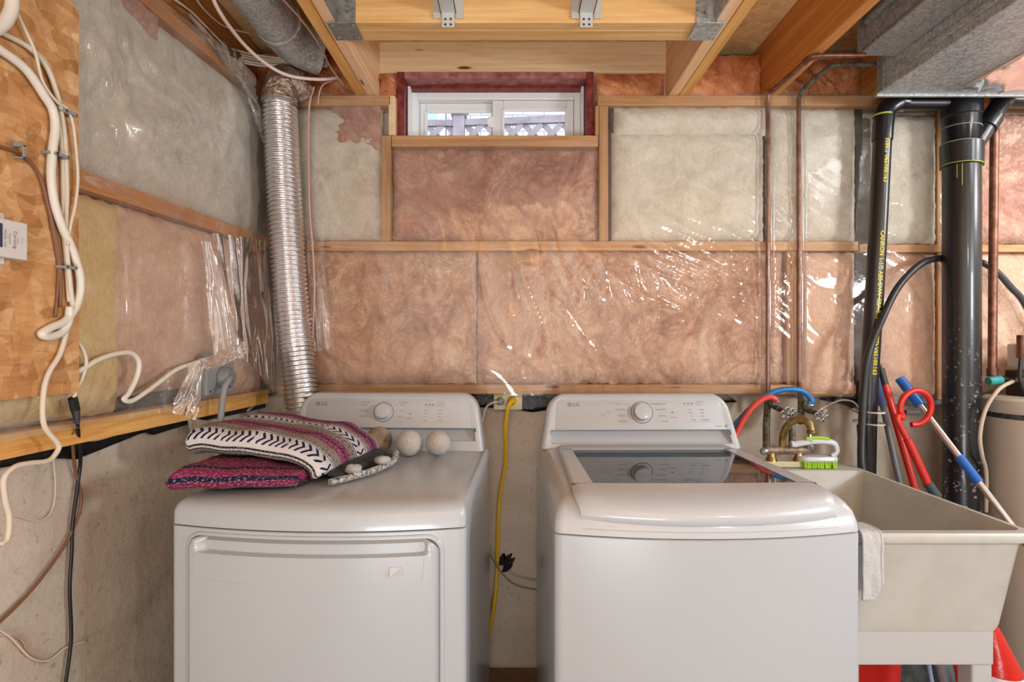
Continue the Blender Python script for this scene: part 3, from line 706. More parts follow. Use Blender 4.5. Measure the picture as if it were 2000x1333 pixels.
lines_icons(dryer, [(.127, .134, 1.093, .0022), (.139, .146, 1.093, .0022), (.151, .158, 1.093, .0022)], fyd, PRINTD)
lines_icons(dryer, [(.128, .160, 1.087, .0007), (.165, .200, 1.094, .0009), (.165, .196, 1.088, .0009), (.115, .205, 1.035, .0005), (-.06, -.043, 1.091, .0004), (.022, .036, 1.091, .0004), (.022, .034, 1.073, .0004), (.022, .034, 1.054, .0004)], fyd, PRINT)
# door: a raised rounded panel following the bow of the front, with a scooped handle
def door_grid():
    x0, x1, z0, z1, rad = -.291, .283, .16, .866, .032
    nu = 90; zs = np.concatenate([np.linspace(z0, .76, 14), np.linspace(.765, .832, 10), np.linspace(.8335, z1, 26)])
    A = np.zeros((nu, len(zs), 3))
    for j, z in enumerate(zs):
        cut = 0
        q = min(z-z0, z1-z)
        if q < rad: cut = rad-math.sqrt(max(0, rad*rad-(rad-q)**2))
        for i in range(nu):
            t = i/(nu-1); a, b = x0+cut, x1-cut; x = a+(b-a)*(.5-.5*math.cos(math.pi*t))*.6+(b-a)*t*.4
            base = -.045*(1-(2*x/DW)**2); out = .016; de = min(x-a+cut*.3, b-x+cut*.3, z-z0, z1-z); er = .012
            o = out
            if de < er: o = out*math.sqrt(max(0, 1-((er-max(de, 0))/er)**2))
            # handle scoop
            if x0+.022 < x < x1-.022:
                # curved lower lip: the recess is deeper in the middle
                side = min((x-x0-.022)/.03, (x1-.022-x)/.012, 1.0)
                dip = .018*(1-((x-(x0+x1)/2)/.27)**2)
                zl = .834
                if z > zl and z < z1-.001:
                    t2 = (z-zl)/(z1-zl)
                    dd = .040*math.sin(math.pi*min(1, t2*.93+.07))**.6*(.55+.45*(1-((x-(x0+x1)/2)/.27)**2))
                    o = o-dd*max(0, side)
            A[i, j] = (x, base-o, z)
    return A
A = door_grid(); mb = MB().grid(A)
mb.build('door', ENAMEL, dryer, local=True, smooth=60)
# recess around the door
ring = []
def front_pt(x, z, o): return (x, -.045*(1-(2*x/DW)**2)-o, z)
def rr_ring(x0, x1, z0, z1, rad, o, n=8, ns=14):
    P = []
    for cx, cz, a0 in ((x1-rad, z1-rad, 0), (x0+rad, z1-rad, 90), (x0+rad, z0+rad, 180), (x1-rad, z0+rad, 270)):
        for k in range(n+1):
            a = math.radians(a0+90*k/n); P.append(front_pt(cx+rad*math.cos(a), cz+rad*math.sin(a), o))
        if a0 == 0: P += [front_pt(x1-rad+(x0+rad-x1+rad)*k/ns, z1, o) for k in range(1, ns)]
        if a0 == 180: P += [front_pt(x0+rad+(x1-rad-x0-rad)*k/ns, z0, o) for k in range(1, ns)]
    return P
MB().rings([rr_ring(-.302, .296, .15, .876, .042, o) for o in (0., .002)]+[rr_ring(-.300+.0, .294, .152, .874, .041, .004), rr_ring(-.294, .287, .157, .869, .036, .0042), rr_ring(-.293, .286, .158, .868, .035, .001)], True, False, False).build('door_surround', ENAMEL, dryer, local=True, smooth=50)
MB().rings([rr_ring(-.2945, .2875, .157, .869, .036, .0012), rr_ring(-.285, .278, .167, .859, .03, .0012)], True, False, False).build('door_gap', simple('soft_gap_grey', '#85878a', .5), dryer, local=True, smooth=50)
# faint grip panel outline and lint label
def strip(pts, o, wd, name, mat):
    mb = MB(); mb.tube([front_pt(x, z, o) for x, z in pts], wd, 6, 4); return mb.build(name, mat, dryer, local=True)
strip([(-.266, .830), (-.264, .79), (-.250, .776), (-.15, .772), (0, .769), (.13, .771), (.235, .776), (.250, .79), (.254, .830)], .0158, .0011, 'grip_panel_line', simple('pale_groove', '#b4b5b7', .4))
bx = MB(); 
bx.hexa([front_pt(.178, .793, .016), front_pt(.208, .795, .016), front_pt(.208, .813, .016), front_pt(.178, .813, .016), front_pt(.181, .793, .024), front_pt(.207, .797, .026), front_pt(.206, .811, .018), front_pt(.180, .811, .018)])
bx.build('door_button', PLAST, dryer, local=True, smooth=0, bevel=.001)

# ---- washer
WW, WD = .686, .675
wrz = math.radians(.9)
washer = thing('washing_machine', (.4375, 1.268, 0), 'white top-load washing machine with glass lid, between dryer and sink', 'washing machine', rz=wrz)
R = [plan_ring(WW, WD, z, i) for z, i in ((.025, .004), (.03, .0), (.5, 0), (.8790, 0), (.8805, .002))]
MB().rings(R).build('body', ENAMEL, washer, local=True, smooth=40)
MB().rings([plan_ring(WW, WD, z, .005) for z in (.877, .885)]).build('seam', GAP, washer, local=True, smooth=40)
# deck: rings up to an opening under the lid
def deck():
    R = [plan_ring(WW, WD, z, i, finset=fi) for z, i, fi in ((.8825, .0022, .0022), (.8838, .0004, 0), (.905, .0015, .004), (.925, .006, .014), (.940, .014, .030), (.951, .024, .050), (.957, .034, .072))]
    mb = MB().rings(R, True, True, False)
    # opening ring: same number of points, mapped onto a rounded square
    last = R[-1]; inn = []; inn2 = []; inn3 = []
    for (x, y, z) in last:
        ix = max(-.262, min(.262, x*.92)); iy = max(.085, min(.575, y)); inn.append((ix, iy, .957)); inn2.append((ix*.97, .085+(iy-.085)*.98+.005, .90)); inn3.append((ix*.8, .33+(iy-.33)*.8, .84))
    mb.rings([last, inn, inn2, inn3], True, False, False)
    mb.build('top_deck', PLAST, washer, local=True, smooth=50)
deck()
MB().lathe([(.225, .90), (.225, .50), (.20, .47), (.0001, .47)], (0, .33, 0), (0, 0, 1), 48).build('drum', simple('drum_steel', '#8b8d90', .3, .9), washer, local=True)
MB().lathe([(.262, .885), (.24, .895), (.226, .885), (.226, .84)], (0, .33, 0), (0, 0, 1), 48).build('drum_ring', simple('drum_ring_plastic', '#aeb0b3', .4), washer, local=True)
MB().lathe([(.12, .48), (.10, .50), (.04, .52), (.025, .60), (.0001, .605)], (0, .33, 0), (0, 0, 1), 32).build('agitator', simple('agitator_plastic', '#b9bbbd', .4), washer, local=True)
def lid():
    hwf, hwr = .299, .279
    y1, yg1, yg0 = .600, .516, .095
    prof = [(y1, .957, 0), (y1, .967, 0), (y1-.004, .9705, 0), (yg1+.006, .9712, 0), (yg1, .9712, 0), (yg1, .9675, 0)]
    profB = [(yg0, .9675, .2), (yg0, .9712, .2), (yg0-.02, .9712, .3), (.055, .9700, .55), (.035, .9660, .7), (.018, .959, .85), (.004, .948, .95), (-.004, .934, 1), (-.006, .921, 1), (-.001, .912, 1), (.02, .909, 1)]
    n = 48; us = [-1+2*i/(n-1) for i in range(n)]
    def pt(u, y, z, bw):
        t = (y1-y)/y1; hw = hwr+(hwf-hwr)*t
        # rounded front corners
        cx = 1.0; q = .04-(y+.006)
        if bw > .5 and y < .05: cx = 1-.10*max(0, (.05-y)/.056)**2*.5
        x = u*hw*cx; yy = y-bw*.045*(1-u*u)
        de = (1-abs(u))*hw; zz = z
        if de < .008 and z > .93: zz -= .006*(1-math.sqrt(max(0, 1-((.008-de)/.008)**2)))
        return (x, yy, zz)
    A = np.array([[pt(u, *p) for p in prof] for u in us]); B = np.array([[pt(u, *p) for p in profB] for u in us])
    mb = MB().grid(A, True).grid(B, True)
    # side rails beside the glass
    for s in (-1, 1):
        ys = np.linspace(yg1+.005, yg0-.004, 10)
        rail = []
        for y in ys:
            t = (y1-y)/y1; hw = hwr+(hwf-hwr)*t; bw = .2*(yg1-y)/(yg1-yg0)*0
            gx = .243 if s < 0 else .238+.012*t
            rail.append([(s*hw, y, .957), (s*hw, y, .966), (s*(hw-.004), y, .9705), (s*(hw-.01), y, .9712), (s*gx, y, .9712), (s*gx, y, .9675)])
        mb.grid(np.array(rail), flip=(s > 0))
    # outer skirt
    for s in (-1, 1):
        sk = []
        for (y, z, bw) in [(y1, .9705, 0), (.3, .9705, 0)]+profB[2:]:
            p = pt(s, y, z, bw); sk.append([p, (p[0]*.985, p[1], p[2]-.02)])
        mb.grid(np.array(sk), flip=(s < 0))
    mb.build('lid', PLAST, washer, local=True, smooth=50)
    g = MB(); n = 2
    gp = [(-.243, yg1), (.240, yg1), (.248, yg0), (-.243, yg0)]
    # glass pane spans the opening, its front edge bowed with the lid
    top = [(-.246, yg0-.002)]+[(-.246+.494*k/16, yg0-.002-.2*.045*(1-((-.246+.494*k/16)/.285)**2)) for k in range(1, 16)]+[(.249, yg0-.002), (.242, yg1+.002), (-.245, yg1+.002)]
    g.rings([[(x, y, z) for x, y in top] for z in (.9668, .9695)], True, True, True)
    g.build('lid_glass', LIDG, washer, local=True, smooth=0)
    MB().rings([[(x, y, .9662) for x, y in top], [((x)*.965, .30+(y-.30)*.955, .9662) for x, y in top]], True, False, False).build('glass_border', simple('grey_glass_border', '#5c6068', .4), washer, local=True, smooth=0)
lid()
# dark finger groove below the front edge of the lid
mb = MB(); gp = [(-.285+.57*k/24) for k in range(25)]
mb.grid(np.array([[(x, -.045*(1-(x/.343)**2)+.018, .914), (x, -.045*(1-(x/.343)**2)+.012, .902), (x, -.045*(1-(x/.343)**2)+.001, .897)] for x in gp]), True)
mb.build('finger_groove', PLAST, washer, local=True, smooth=60)
for x in (-.28, .28):
    for y in (.06, .60): MB().lathe([(.02, 0), (.022, .01), (.012, .014), (.012, .027)], (x, y, 0), (0, 0, 1), 12, True, True).build('foot', RUB, washer, local=True)
fyw = console(washer, WD+.01, .604, .955, 1.130, .332, .300, rec=(.298, .972, 1.014))
knob(washer, .008, 1.070, fyw, .036); emblem(washer, -.234, 1.096, fyw)
prints(washer, [('Normal', -.068, 1.098, .0064), ('Heavy Duty', -.064, 1.080, .0064), ('Delicates', -.061, 1.060, .0064), ('Deep Wash', -.057, 1.042, .0064), ('Bedding/Waterproof', .066, 1.098, .0064), ('Speed Wash', .073, 1.080, .0064), ('Spin Only', .078, 1.059, .0064), ('Tub Clean', .082, 1.042, .0064),
    ('Hold 3s', -.122, 1.063, .005), ('Start/Pause', .113, 1.054, .005), ('Extra Rinse', .207, 1.104, .005), ('Hot', .170, 1.079, .005), ('Warm', .173, 1.069, .005), ('Cold', .175, 1.058, .005), ('Medium', .211, 1.079, .005), ('High', .211, 1.069, .005), ('Spin', .212, 1.058, .005), ('Temp.', .181, 1.046, .0062), ('Wash/Rinse', .220, 1.046, .0062), ('Inverter', .262, 1.026, .0062)], fyw)
prints(washer, [('>II', .110, 1.070, .009), ('10', .286, 1.026, .011)], fyw, PRINTD)
lines_icons(washer, [(.150, .157, 1.099, .0022), (.163, .170, 1.099, .0022), (.176, .183, 1.099, .0022)], fyw, PRINTD)
lines_icons(washer, [(.150, .183, 1.093, .0008), (.192, .212, 1.099, .0009), (.192, .216, 1.093, .0009), (.160, .236, 1.0395, .0005), (-.048, -.030, 1.098, .0004), (-.044, -.030, 1.080, .0004), (.046, .058, 1.042, .0004)], fyw, PRINT)
mb = MB(); c0 = (-.1015, 1.071)
n = len(mb.v)
for k in range(17):
    a = math.radians(115+310*k/16)
    for r_ in (.0042, .005): mb.v.append((c0[0]+r_*math.cos(a), fyw(c0[1]+r_*math.sin(a))-.0019, c0[1]+r_*math.sin(a)))
for k in range(16): mb.f.append((n+2*k, n+2*k+1, n+2*k+3, n+2*k+2))
mb.build('power_symbol', PRINT, washer, local=True, smooth=0)

# ================================================================ BLANKET
def mk_blanket(name, dark=False):
    m = M(name, rough=.95); m.set('Specular IOR Level', .1)
    uv = m.add('UVMap').outputs[0]; s = m.add('SeparateXYZ', {'Vector': uv}); u, v = s.outputs[0], s.outputs[1]
    if dark:
        st = [(0, '#4a4340'), (.03, '#6f6862'), (.05, '#7a2a4c'), (.09, '#1e2140'), (.12, '#93305f'), (.20, '#1e2140'), (.24, '#7d2c52'), (.42, '#2a1d30'), (.50, '#8a3760'), (.70, '#6b625c'), (.80, '#2d2630'), (.86, '#8a2f5a'), (.95, '#59303f')]
    else:
        st = [(0, '#8a817c'), (.055, '#2b2a2e'), (.066, '#c6c3c5'), (.076, '#2b2a2e'), (.086, '#cbc8ca'), (.225, '#3a3a3f'), (.232, '#c6c3c5'), (.247, '#55504f'), (.256, '#8e8680'),
              (.33, '#96466a'), (.385, '#2a2b4c'), (.405, '#8f3a62'), (.45, '#877f7a'), (.515, '#3a383c'), (.522, '#c6c3c5'), (.535, '#4a484b'), (.545, '#cbc8ca'), (.665, '#46444a'), (.673, '#c6c3c5'), (.69, '#8a827d'),
              (.735, '#8f3b62'), (.785, '#23254a'), (.81, '#93406f'), (.855, '#877f7a'), (.885, '#c6c3c5'), (.895, '#46444a'), (.905, '#cbc8ca')]
        assert len(st) <= 32
    c = m.ramp(v, st, 'CONSTANT')
    st2 = [(max(0, p), q) for p, q in st]
    # weave grain: dark and light flecks stretched along the stripes
    vec = m.add('Mapping', {'Vector': uv, 'Scale': (9, 45, 1)}).outputs[0]
    fl = m.add('TexNoise', {'Vector': vec, 'Scale': 3.0, 'Detail': 3.0}).outputs[0]
    sat = m.add('SeparateColor', {'Color': c}).outputs[1]
    notw = m.math('LESS_THAN', sat, .55)
    c = m.mix(m.math('MULTIPLY', m.math('MULTIPLY', m.ramp(fl, [(.40, .85), (.47, 0.0)]), notw), .8), c, '#1f1b20')
    c = m.mix(m.math('MULTIPLY', m.math('MULTIPLY', m.ramp(fl, [(.56, 0.0), (.62, .9)]), notw), .55), c, '#b9b0ac')
    if not dark:
        for lo, hi, fr in ((.118, .215, 8.5), (.555, .655, 8.5), (.92, 1.0, 8.5)):
            t = m.math('DIVIDE', m.math('SUBTRACT', v, lo), hi-lo)          # 0..1 across the band
            zig = m.math('ABSOLUTE', m.math('SUBTRACT', t, .5))
            ph = m.math('FRACT', m.math('ADD', m.math('MULTIPLY', u, fr), m.math('MULTIPLY', zig, 1.5)))
            on = m.math('MULTIPLY', m.math('LESS_THAN', ph, .40), m.math('MULTIPLY', m.math('GREATER_THAN', t, 0.0), m.math('LESS_THAN', t, 1.0)))
            gap = m.math('GREATER_THAN', m.math('FRACT', m.math('MULTIPLY', u, fr/5)), .10)
            c = m.mix(m.math('MULTIPLY', on, gap), c, '#20284f')
    m.set('Base Color', c)
    m.bump(m.math('ADD', fl, m.math('MULTIPLY', m.noise(260, 2, .5), .6)), .7, .003)
    return m.m
BLK = mk_blanket('striped_woven_blanket'); BLKD = mk_blanket('magenta_woven_blanket', True)
blanket = thing('folded_blanket', (-.62, 1.55, .946), 'folded woven blanket in white, navy, grey and magenta stripes on the dryer', 'blanket')
def fold_body(path, thick, y0, y1, name, mat, seed, lean=0.0, uscale=1.0, nv=64, sub=10):
    P = smooth_path([(p[0], 0, p[1]) for p in path], sub); n = len(P); N = Noise(seed)
    L_ = [0]
    for i in range(1, n): L_.append(L_[-1]+(P[i]-P[i-1]).length)
    R = []; UV = []
    for i, p in enumerate(P):
        T = (P[min(i+1, n-1)]-P[max(i-1, 0)]).normalized(); Nn = Vector((-T.z, 0, T.x)); t = i/(n-1)
        th = thick(t) if callable(thick) else thick; a0, a1 = y0(t), y1(t); ring = []; uvr = []
        endr = min(1, math.sqrt(max(0, 1-(1-min(1, t/.05))**2))+.02)*min(1, math.sqrt(max(0, 1-(1-min(1, (1-t)/.04))**2))+.02)
        for j in range(nv):
            # superellipse loop starting at front-bottom, over the top, to the back-bottom
            a = -math.pi*.75-2*math.pi*j/nv; ca, sa = math.cos(a), math.sin(a)
            ex = math.copysign(abs(ca)**.42, ca); ez = math.copysign(abs(sa)**.62, sa)
            y = (a0+a1)/2+ex*(a1-a0)/2; h = ez*th/2*endr
            h += (.007*float(N.fbm(y*7+t, t*4, 2)))*(1 if ez > 0 else .3)
            q = p+Nn*h; q = Vector((q.x+lean*(y-(a0+a1)/2)+.006*float(N(y*9, t*5)), y, q.z+.004*float(N(y*12, L_[i]*14))))
            ring.append(q); uvr.append((L_[i]*uscale, 1-j/nv if False else j/nv))
        R.append(ring)
        cum = [0.0]
        for j in range(1, nv): cum.append(cum[-1]+(ring[j]-ring[j-1]).length)
        UV.append([(uvr[j][0], cum[j]/.45) for j in range(nv)])
    mb = MB().rings(R)
    o = mb.build(name, mat, blanket, smooth=180)
    uvl = o.data.uv_layers.new(name='UVMap'); flat = [q for r in UV for q in r]
    for pl in o.data.polygons:
        vs = [o.data.loops[k].vertex_index for k in pl.loop_indices]; vv = [flat[k][1] for k in vs]; wrap = max(vv)-min(vv) > 1.0
        for k, q in zip(pl.loop_indices, vs):
            a, b_ = flat[q]; uvl.data[k].uv = (a, 2.0 if (wrap and b_ < .5) else b_)
    return o
Z0 = .9475
fold_body([(-.795, 1.050), (-.75, 1.054), (-.67, 1.046), (-.59, 1.036), (-.525, 1.024), (-.478, 1.000), (-.458, .966)], lambda t: .082-.030*t, lambda t: 1.43-.03*max(0, t-.5), lambda t: 1.80, 'upper_fold', BLK, 5, lean=.16, uscale=7.0)
fold_body([(-.765, .985), (-.71, .984), (-.63, .979), (-.56, .973), (-.50, .969)], lambda t: .060-.018*t, lambda t: 1.292+.085*t, lambda t: 1.76, 'lower_fold', BLKD, 6, lean=.10, uscale=6.0)
# braided edge of the inner layer showing on the right
mb = MB()
br = [(-.455, 1.42, .957), (-.420, 1.47, .957), (-.385, 1.53, .958), (-.360, 1.60, .958), (-.345, 1.66, .962), (-.350, 1.72, .972)]
mb.tube(br, .009, 8, 8); mb.build('braided_edge', simple('black_white_braid', '#55565c', .9, var=(140, '#1c1d22', '#d9d9dc')), blanket)
fold_body([(-.52, .976), (-.46, .972), (-.43, .962), (-.405, .958)], .020, lambda t: 1.47, lambda t: 1.76, 'inner_layer', simple('dark_grey_lining', '#33383d', .95, bump=(80, .5, .004)), 9, lean=.28)
for k, p in enumerate([(-.418, 1.50, .972), (-.365, 1.60, .975)]):
    mb = MB(); N = Noise(60+k); R = []
    for i in range(9):
        th = math.pi*i/8; R.append([Vector(p)+Vector((.022*math.sin(th)*math.cos(a), .020*math.sin(th)*math.sin(a), .012*math.cos(th)))*(1+.25*float(N(a, th))) for a in (2*math.pi*j/12 for j in range(12))])
    mb.rings(R); mb.build('fleece_tuft', TERRY, blanket, smooth=180)

# ---- dryer balls
def ball(name, p, r, mat, label, group=None, sq=1.0, seed=1):
    N = Noise(seed); R = []
    for i in range(25):
        th = math.pi*i/24; R.append([Vector(p)+Vector((math.sin(th)*math.cos(a), math.sin(th)*math.sin(a), -math.cos(th)*sq))*r*(1+.02*float(N(a*2, th*3))) for a in (2*math.pi*j/40 for j in range(40))])
    return MB().rings(R, True, False, False).build(name, mat, smooth=180, label=label, cat='dryer ball', group=group)
ball('wool_dryer_ball', (-.327, 1.80, .946+.041), .041, WOOLW, 'white wool dryer ball on the dryer, the left one of the white pair', 'wool balls on the dryer', 1.0, 3)
ball('wool_dryer_ball', (-.236, 1.81, .946+.039), .0395, WOOLW, 'white wool dryer ball on the dryer nearest its right side', 'wool balls on the dryer', .99, 4)
ball('wool_dryer_ball', (-.432, 1.845, .946+.043), .043, WOOLG, 'brown-grey wool dryer ball peeking out behind the blanket', 'wool balls on the dryer', .98, 5)
# ================================================================ DUCTS
# flexible foil dryer hose
fh = thing('dryer_vent_hose', W(592, 800, 2.06), 'silver corrugated foil dryer hose running up the back wall corner', 'vent hose')
path = smooth_path([W(602, 900, 2.06), W(592, 800, 2.06), W(583, 720, 2.065), (W(570, 600, 2.07)), W(559, 450, 2.07), W(552, 320, 2.075), W(548, 235, 2.08), W(546, 196, 2.08)], 70)
Ls = [0]
for i in range(1, len(path)): Ls.append(Ls[-1]+(path[i]-path[i-1]).length)
mb = MB(); tot = Ls[-1]; PR = 6; n = 28; R = []
pitch = .0165; cnt = int(tot/pitch*PR)
for k in range(cnt+1):
    s_ = tot*k/cnt; i = min(max(int(np.searchsorted(Ls, s_)), 1), len(path)-1); t = (s_-Ls[i-1])/max(1e-9, Ls[i]-Ls[i-1]); p = path[i-1].lerp(path[i], t)
    T = (path[min(i+3, len(path)-1)]-path[max(i-4, 0)]).normalized(); Nn = (Vector((1, 0, 0))-T*T.x).normalized(); B = T.cross(Nn)
    r = .0575+.0042*math.cos(2*math.pi*s_/pitch)
    R.append([p+(Nn*math.cos(a)+B*math.sin(a))*r for a in (2*math.pi*j/n for j in range(n))])
mb.rings(R); mb.build('corrugated_hose', FOIL, fh, smooth=70)
mb = MB(); rn = Noise(8); P = smooth_path([W(546, 206, 2.08), W(547, 180, 2.08), W(556, 160, 2.09), W(574, 163, 2.11), W(587, 183, 2.15)], 10); R = []
for i, p in enumerate(P):
    T = (P[min(i+1, len(P)-1)]-P[max(i-1, 0)]).normalized(); Nn = (Vector((0, -1, 0))-T*(-T.y)).normalized(); B = T.cross(Nn)
    R.append([p+(Nn*math.cos(a)+B*math.sin(a))*(.060-.018*max(0, i/len(P)-.4))*(1+.09*float(rn.fbm(a*1.5, i*.5, 2))) for a in (2*math.pi*j/32 for j in range(32))])
mb.rings(R); mb.build('taped_elbow', FOILT, fh, smooth=180)
mb = MB().lathe([(.063, 0), (.064, .004), (.063, .010)], W(546, 206, 2.08), (0, 0, 1), 32); mb.build('clamp_band', GALVD, fh)

# round steel duct in the left joist bay
rd = thing('round_duct', (-.775, 1.4, 2.28), 'round galvanised steel duct in the ceiling bay at upper left', 'duct')
mb = MB(); 
mb.rings([[Vector((-.775, y, 2.366))+Vector((math.cos(a), 0, math.sin(a)))*r for a in (2*math.pi*j/36 for j in range(36))] for y, r in ((-1.5, .074), (1.875, .074), (1.876, .0775), (1.884, .0785), (1.895, .0775), (1.896, .074), (1.955, .074))])
mb.build('pipe', GALV, rd, smooth=35)
mb = MB(); R = []
for k in range(9):
    a0 = k/8*math.radians(55); c = Vector((-.775+.16*(1-math.cos(a0)), 1.955+.16*math.sin(a0), 2.366)); d = Vector((math.sin(a0), math.cos(a0), 0)); X = Vector((math.cos(a0), -math.sin(a0), 0))
    R.append([c+(X*math.cos(a)+Vector((0, 0, 1))*math.sin(a))*.074 for a in (2*math.pi*j/36 for j in range(36))])
mb.rings(R).build('elbow', GALV, rd, smooth=15)
MB().box(-.779, -.771, -1.4, 1.87, 2.4395, 2.4425).build('seam', GALVD, rd, smooth=0)

# rectangular trunk at upper right
td = thing('rectangular_duct', (1.7, 1.2, 2.176), 'large rectangular galvanised duct trunk at upper right', 'duct')
MB().box(1.282, 2.6, .9, 2.0, 2.176, 2.47).build('trunk', GALV, td, smooth=0, bevel=.0025)
MB().box(1.272, 1.2825, 1.0, 1.80, 2.203, 2.222).build('drive_cleat', GALV, td, smooth=0, bevel=.003)
MB().box(1.277, 2.6, 1.99, 2.004, 2.168, 2.178).build('end_flange', GALV, td, smooth=0, bevel=.002)
MB().box(1.276, 1.2825, 1.955, 1.992, 2.176, 2.47).build('corner_seam', GALVD, td, smooth=0, bevel=.003)
MB().box(1.70, 1.80, 1.945, 1.99, 2.1735, 2.1762).build('patch_plate', GALVW, td, smooth=0, bevel=.001)
# poly-covered opening in the trunk
MB().box(1.535, 2.5, 1.15, 1.925, 2.173, 2.177).build('access_panel', simple('pinkish_panel_board', '#d8b9a6', .5), td, smooth=0)
def pf(u, v, d): return arr(u, v, 2.163-d)
def pdsp(U, V, N): return .002*N.fbm(U*9, V*9, 2)+.008*ridg(N, (U-V)*9, (U+V)*2, 3)*np.exp(-np.minimum(U-1.53, 1.93-V)/.05)
sheet('plastic_cover', 1.525, 2.5, 1.15, 1.93, pf, POLYF, None, 71, pdsp, step=.012, cat=None, parent=td)
sd = thing('branch_duct', (1.22, 1.2, 2.26), 'smaller rectangular galvanised duct beside the trunk, with a rolled rim', 'duct')
MB().box(1.152, 1.279, .95, 1.90, 2.262, 2.40).build('casing', GALV, sd, smooth=0, bevel=.0025)
MB().tube([(1.146, 1.83, 2.345), (1.140, 1.78, 2.343), (1.138, 1.5, 2.343), (1.138, .95, 2.343)], .016, 12, 6).build('rolled_rim', GALVD, sd)
MB().box(1.147, 1.1525, .95, 1.90, 2.258, 2.268).build('edge_fold', GALVD, sd, smooth=0, bevel=.002)
# string and tape under the trunk
MB().tube([(1.60, 1.56, 2.170), (1.60, 1.62, 2.163), (1.615, 1.68, 2.162), (1.633, 1.72, 2.168)], .0022, 6, 6).build('duct_string', WCAB, None, label='short pale string hanging under the duct trunk at upper right', cat='string')
MB().box(1.585, 1.635, 1.52, 1.555, 2.1735, 2.1755).build('tape_piece', BOXW, None, label='white tape piece stuck under the duct trunk', cat='tape', bevel=.0005, smooth=0)

# ================================================================ PIPES
def pipe(name, parts, label, cat='pipe'):
    """parts: list of (part name, builder, material)"""
    allv = [v for _, b, _ in parts for v in b.v]; zmin = min(v[2] for v in allv); v0 = min(allv, key=lambda v: v[2])
    r = thing(name, (v0[0], v0[1], zmin), label, cat)
    for nm, b, m in parts: b.build(nm, m, r)
    return r
def tb(pts, r, n=12, sub=6): return MB().tube(pts, r, n, sub)
def cuff(p, r, h=.03, ax=(0, 0, 1)): return MB().lathe([(r*.86, 0), (r, .001), (r, h-.001), (r*.86, h)], p, ax, 20, True, True)
yp = 2.181
pipe('copper_pipe', [('pipe', tb([W(1500, 800, yp), W(1500, 300, yp), W(1500, 192, yp), (.982, 2.12, 2.251), (.985, 1.93, 2.248)], .0085, 12, 8), COP),
    ('pipe_run', tb([(.985, 1.93, 2.248), (.988, 1.89, 2.249), (1.01, 1.875, 2.25), (1.16, 1.87, 2.25)], .0085, 12, 6), COP), ('elbow', MB().tube([(.985, 1.915, 2.248), (.989, 1.888, 2.249), (1.012, 1.876, 2.25)], .011, 12, 6), COP), ('coupling', cuff(W(1500, 475, yp), .0105, .035), COP)], 'thin copper pipe behind the plastic, the left one near the washer')
pipe('copper_pipe', [('pipe', tb([W(1561, 770, yp), W(1560, 300, yp), W(1560, 192, yp)], .0085, 12, 8), COP),
    ('pipe_run', tb([W(1560, 192, yp), (1.10, 2.13, 2.262), (1.128, 2.05, 2.285), (1.16, 2.02, 2.292), (1.29, 2.02, 2.292)], .008, 12, 6), VERD), ('coupling', cuff(W(1561, 520, yp), .0105, .035), COP)], 'thin copper pipe behind the plastic, second from the washer')
pipe('copper_pipe', [('pipe', tb([W(1938, 736, 2.12), W(1940, 480, 2.12), W(1943, 190, 2.12)], .0145, 14, 6), COP), ('coupling', cuff(W(1938, 735, 2.12), .0175, .03), COP)], 'thick copper pipe right of the black stack')
# thin ABS drain
P1 = [W(1692, 945, 2.09), W(1697, 760, 2.09), W(1711, 520, 2.09), W(1724, 262, 2.09)]
rt = pipe('drain_pipe', [('pipe', tb(P1, .0305, 24, 8), ABS), ('elbow', MB().tube([W(1723, 275, 2.09), W(1726, 235, 2.09), W(1732, 213, 2.09), W(1752, 199, 2.09), W(1768, 199, 2.09)], .034, 24, 8), ABS),
    ('branch', tb([W(1760, 201, 2.09), W(1860, 201, 2.09)], .0265, 20, 1), ABS), ('glue_ring', MB().lathe([(.0350, 0), (.0352, .003), (.0350, .006)], W(1725, 228, 2.09), (0.02, 0, 1), 24), simple('yellow_glue', '#a8b04a', .5))], 'thin black plastic drain pipe with yellow printing above the sink')
def pipe_text(body, size, path, r, root, start, ang):
    P = smooth_path(path, 40); Ls = [0]
    for i in range(1, len(P)): Ls.append(Ls[-1]+(P[i]-P[i-1]).length)
    def fn(a, b):
        s_ = start+a; i = min(max(int(np.searchsorted(Ls, s_)), 1), len(P)-1); t = (s_-Ls[i-1])/max(1e-9, Ls[i]-Ls[i-1]); p = P[i-1].lerp(P[i], t)
        th = ang+b/r; return p+Vector((math.sin(th), -math.cos(th), 0))*(r+.0008)
    mb = MB(); text_geo(mb, body, size, fn, align='LEFT', bold=.0004); mb.build('printed_text', YEL, root, smooth=0)
PT = list(reversed(P1))
pipe_text('B181.1 V65100:163', .021, PT, .0305, rt, .02, -.05)
pipe_text('CANRON 1-1/2 ABS-DWV CSA B181.1 LISTED V65100:163', .021, PT, .0305, rt, .36, -.05)
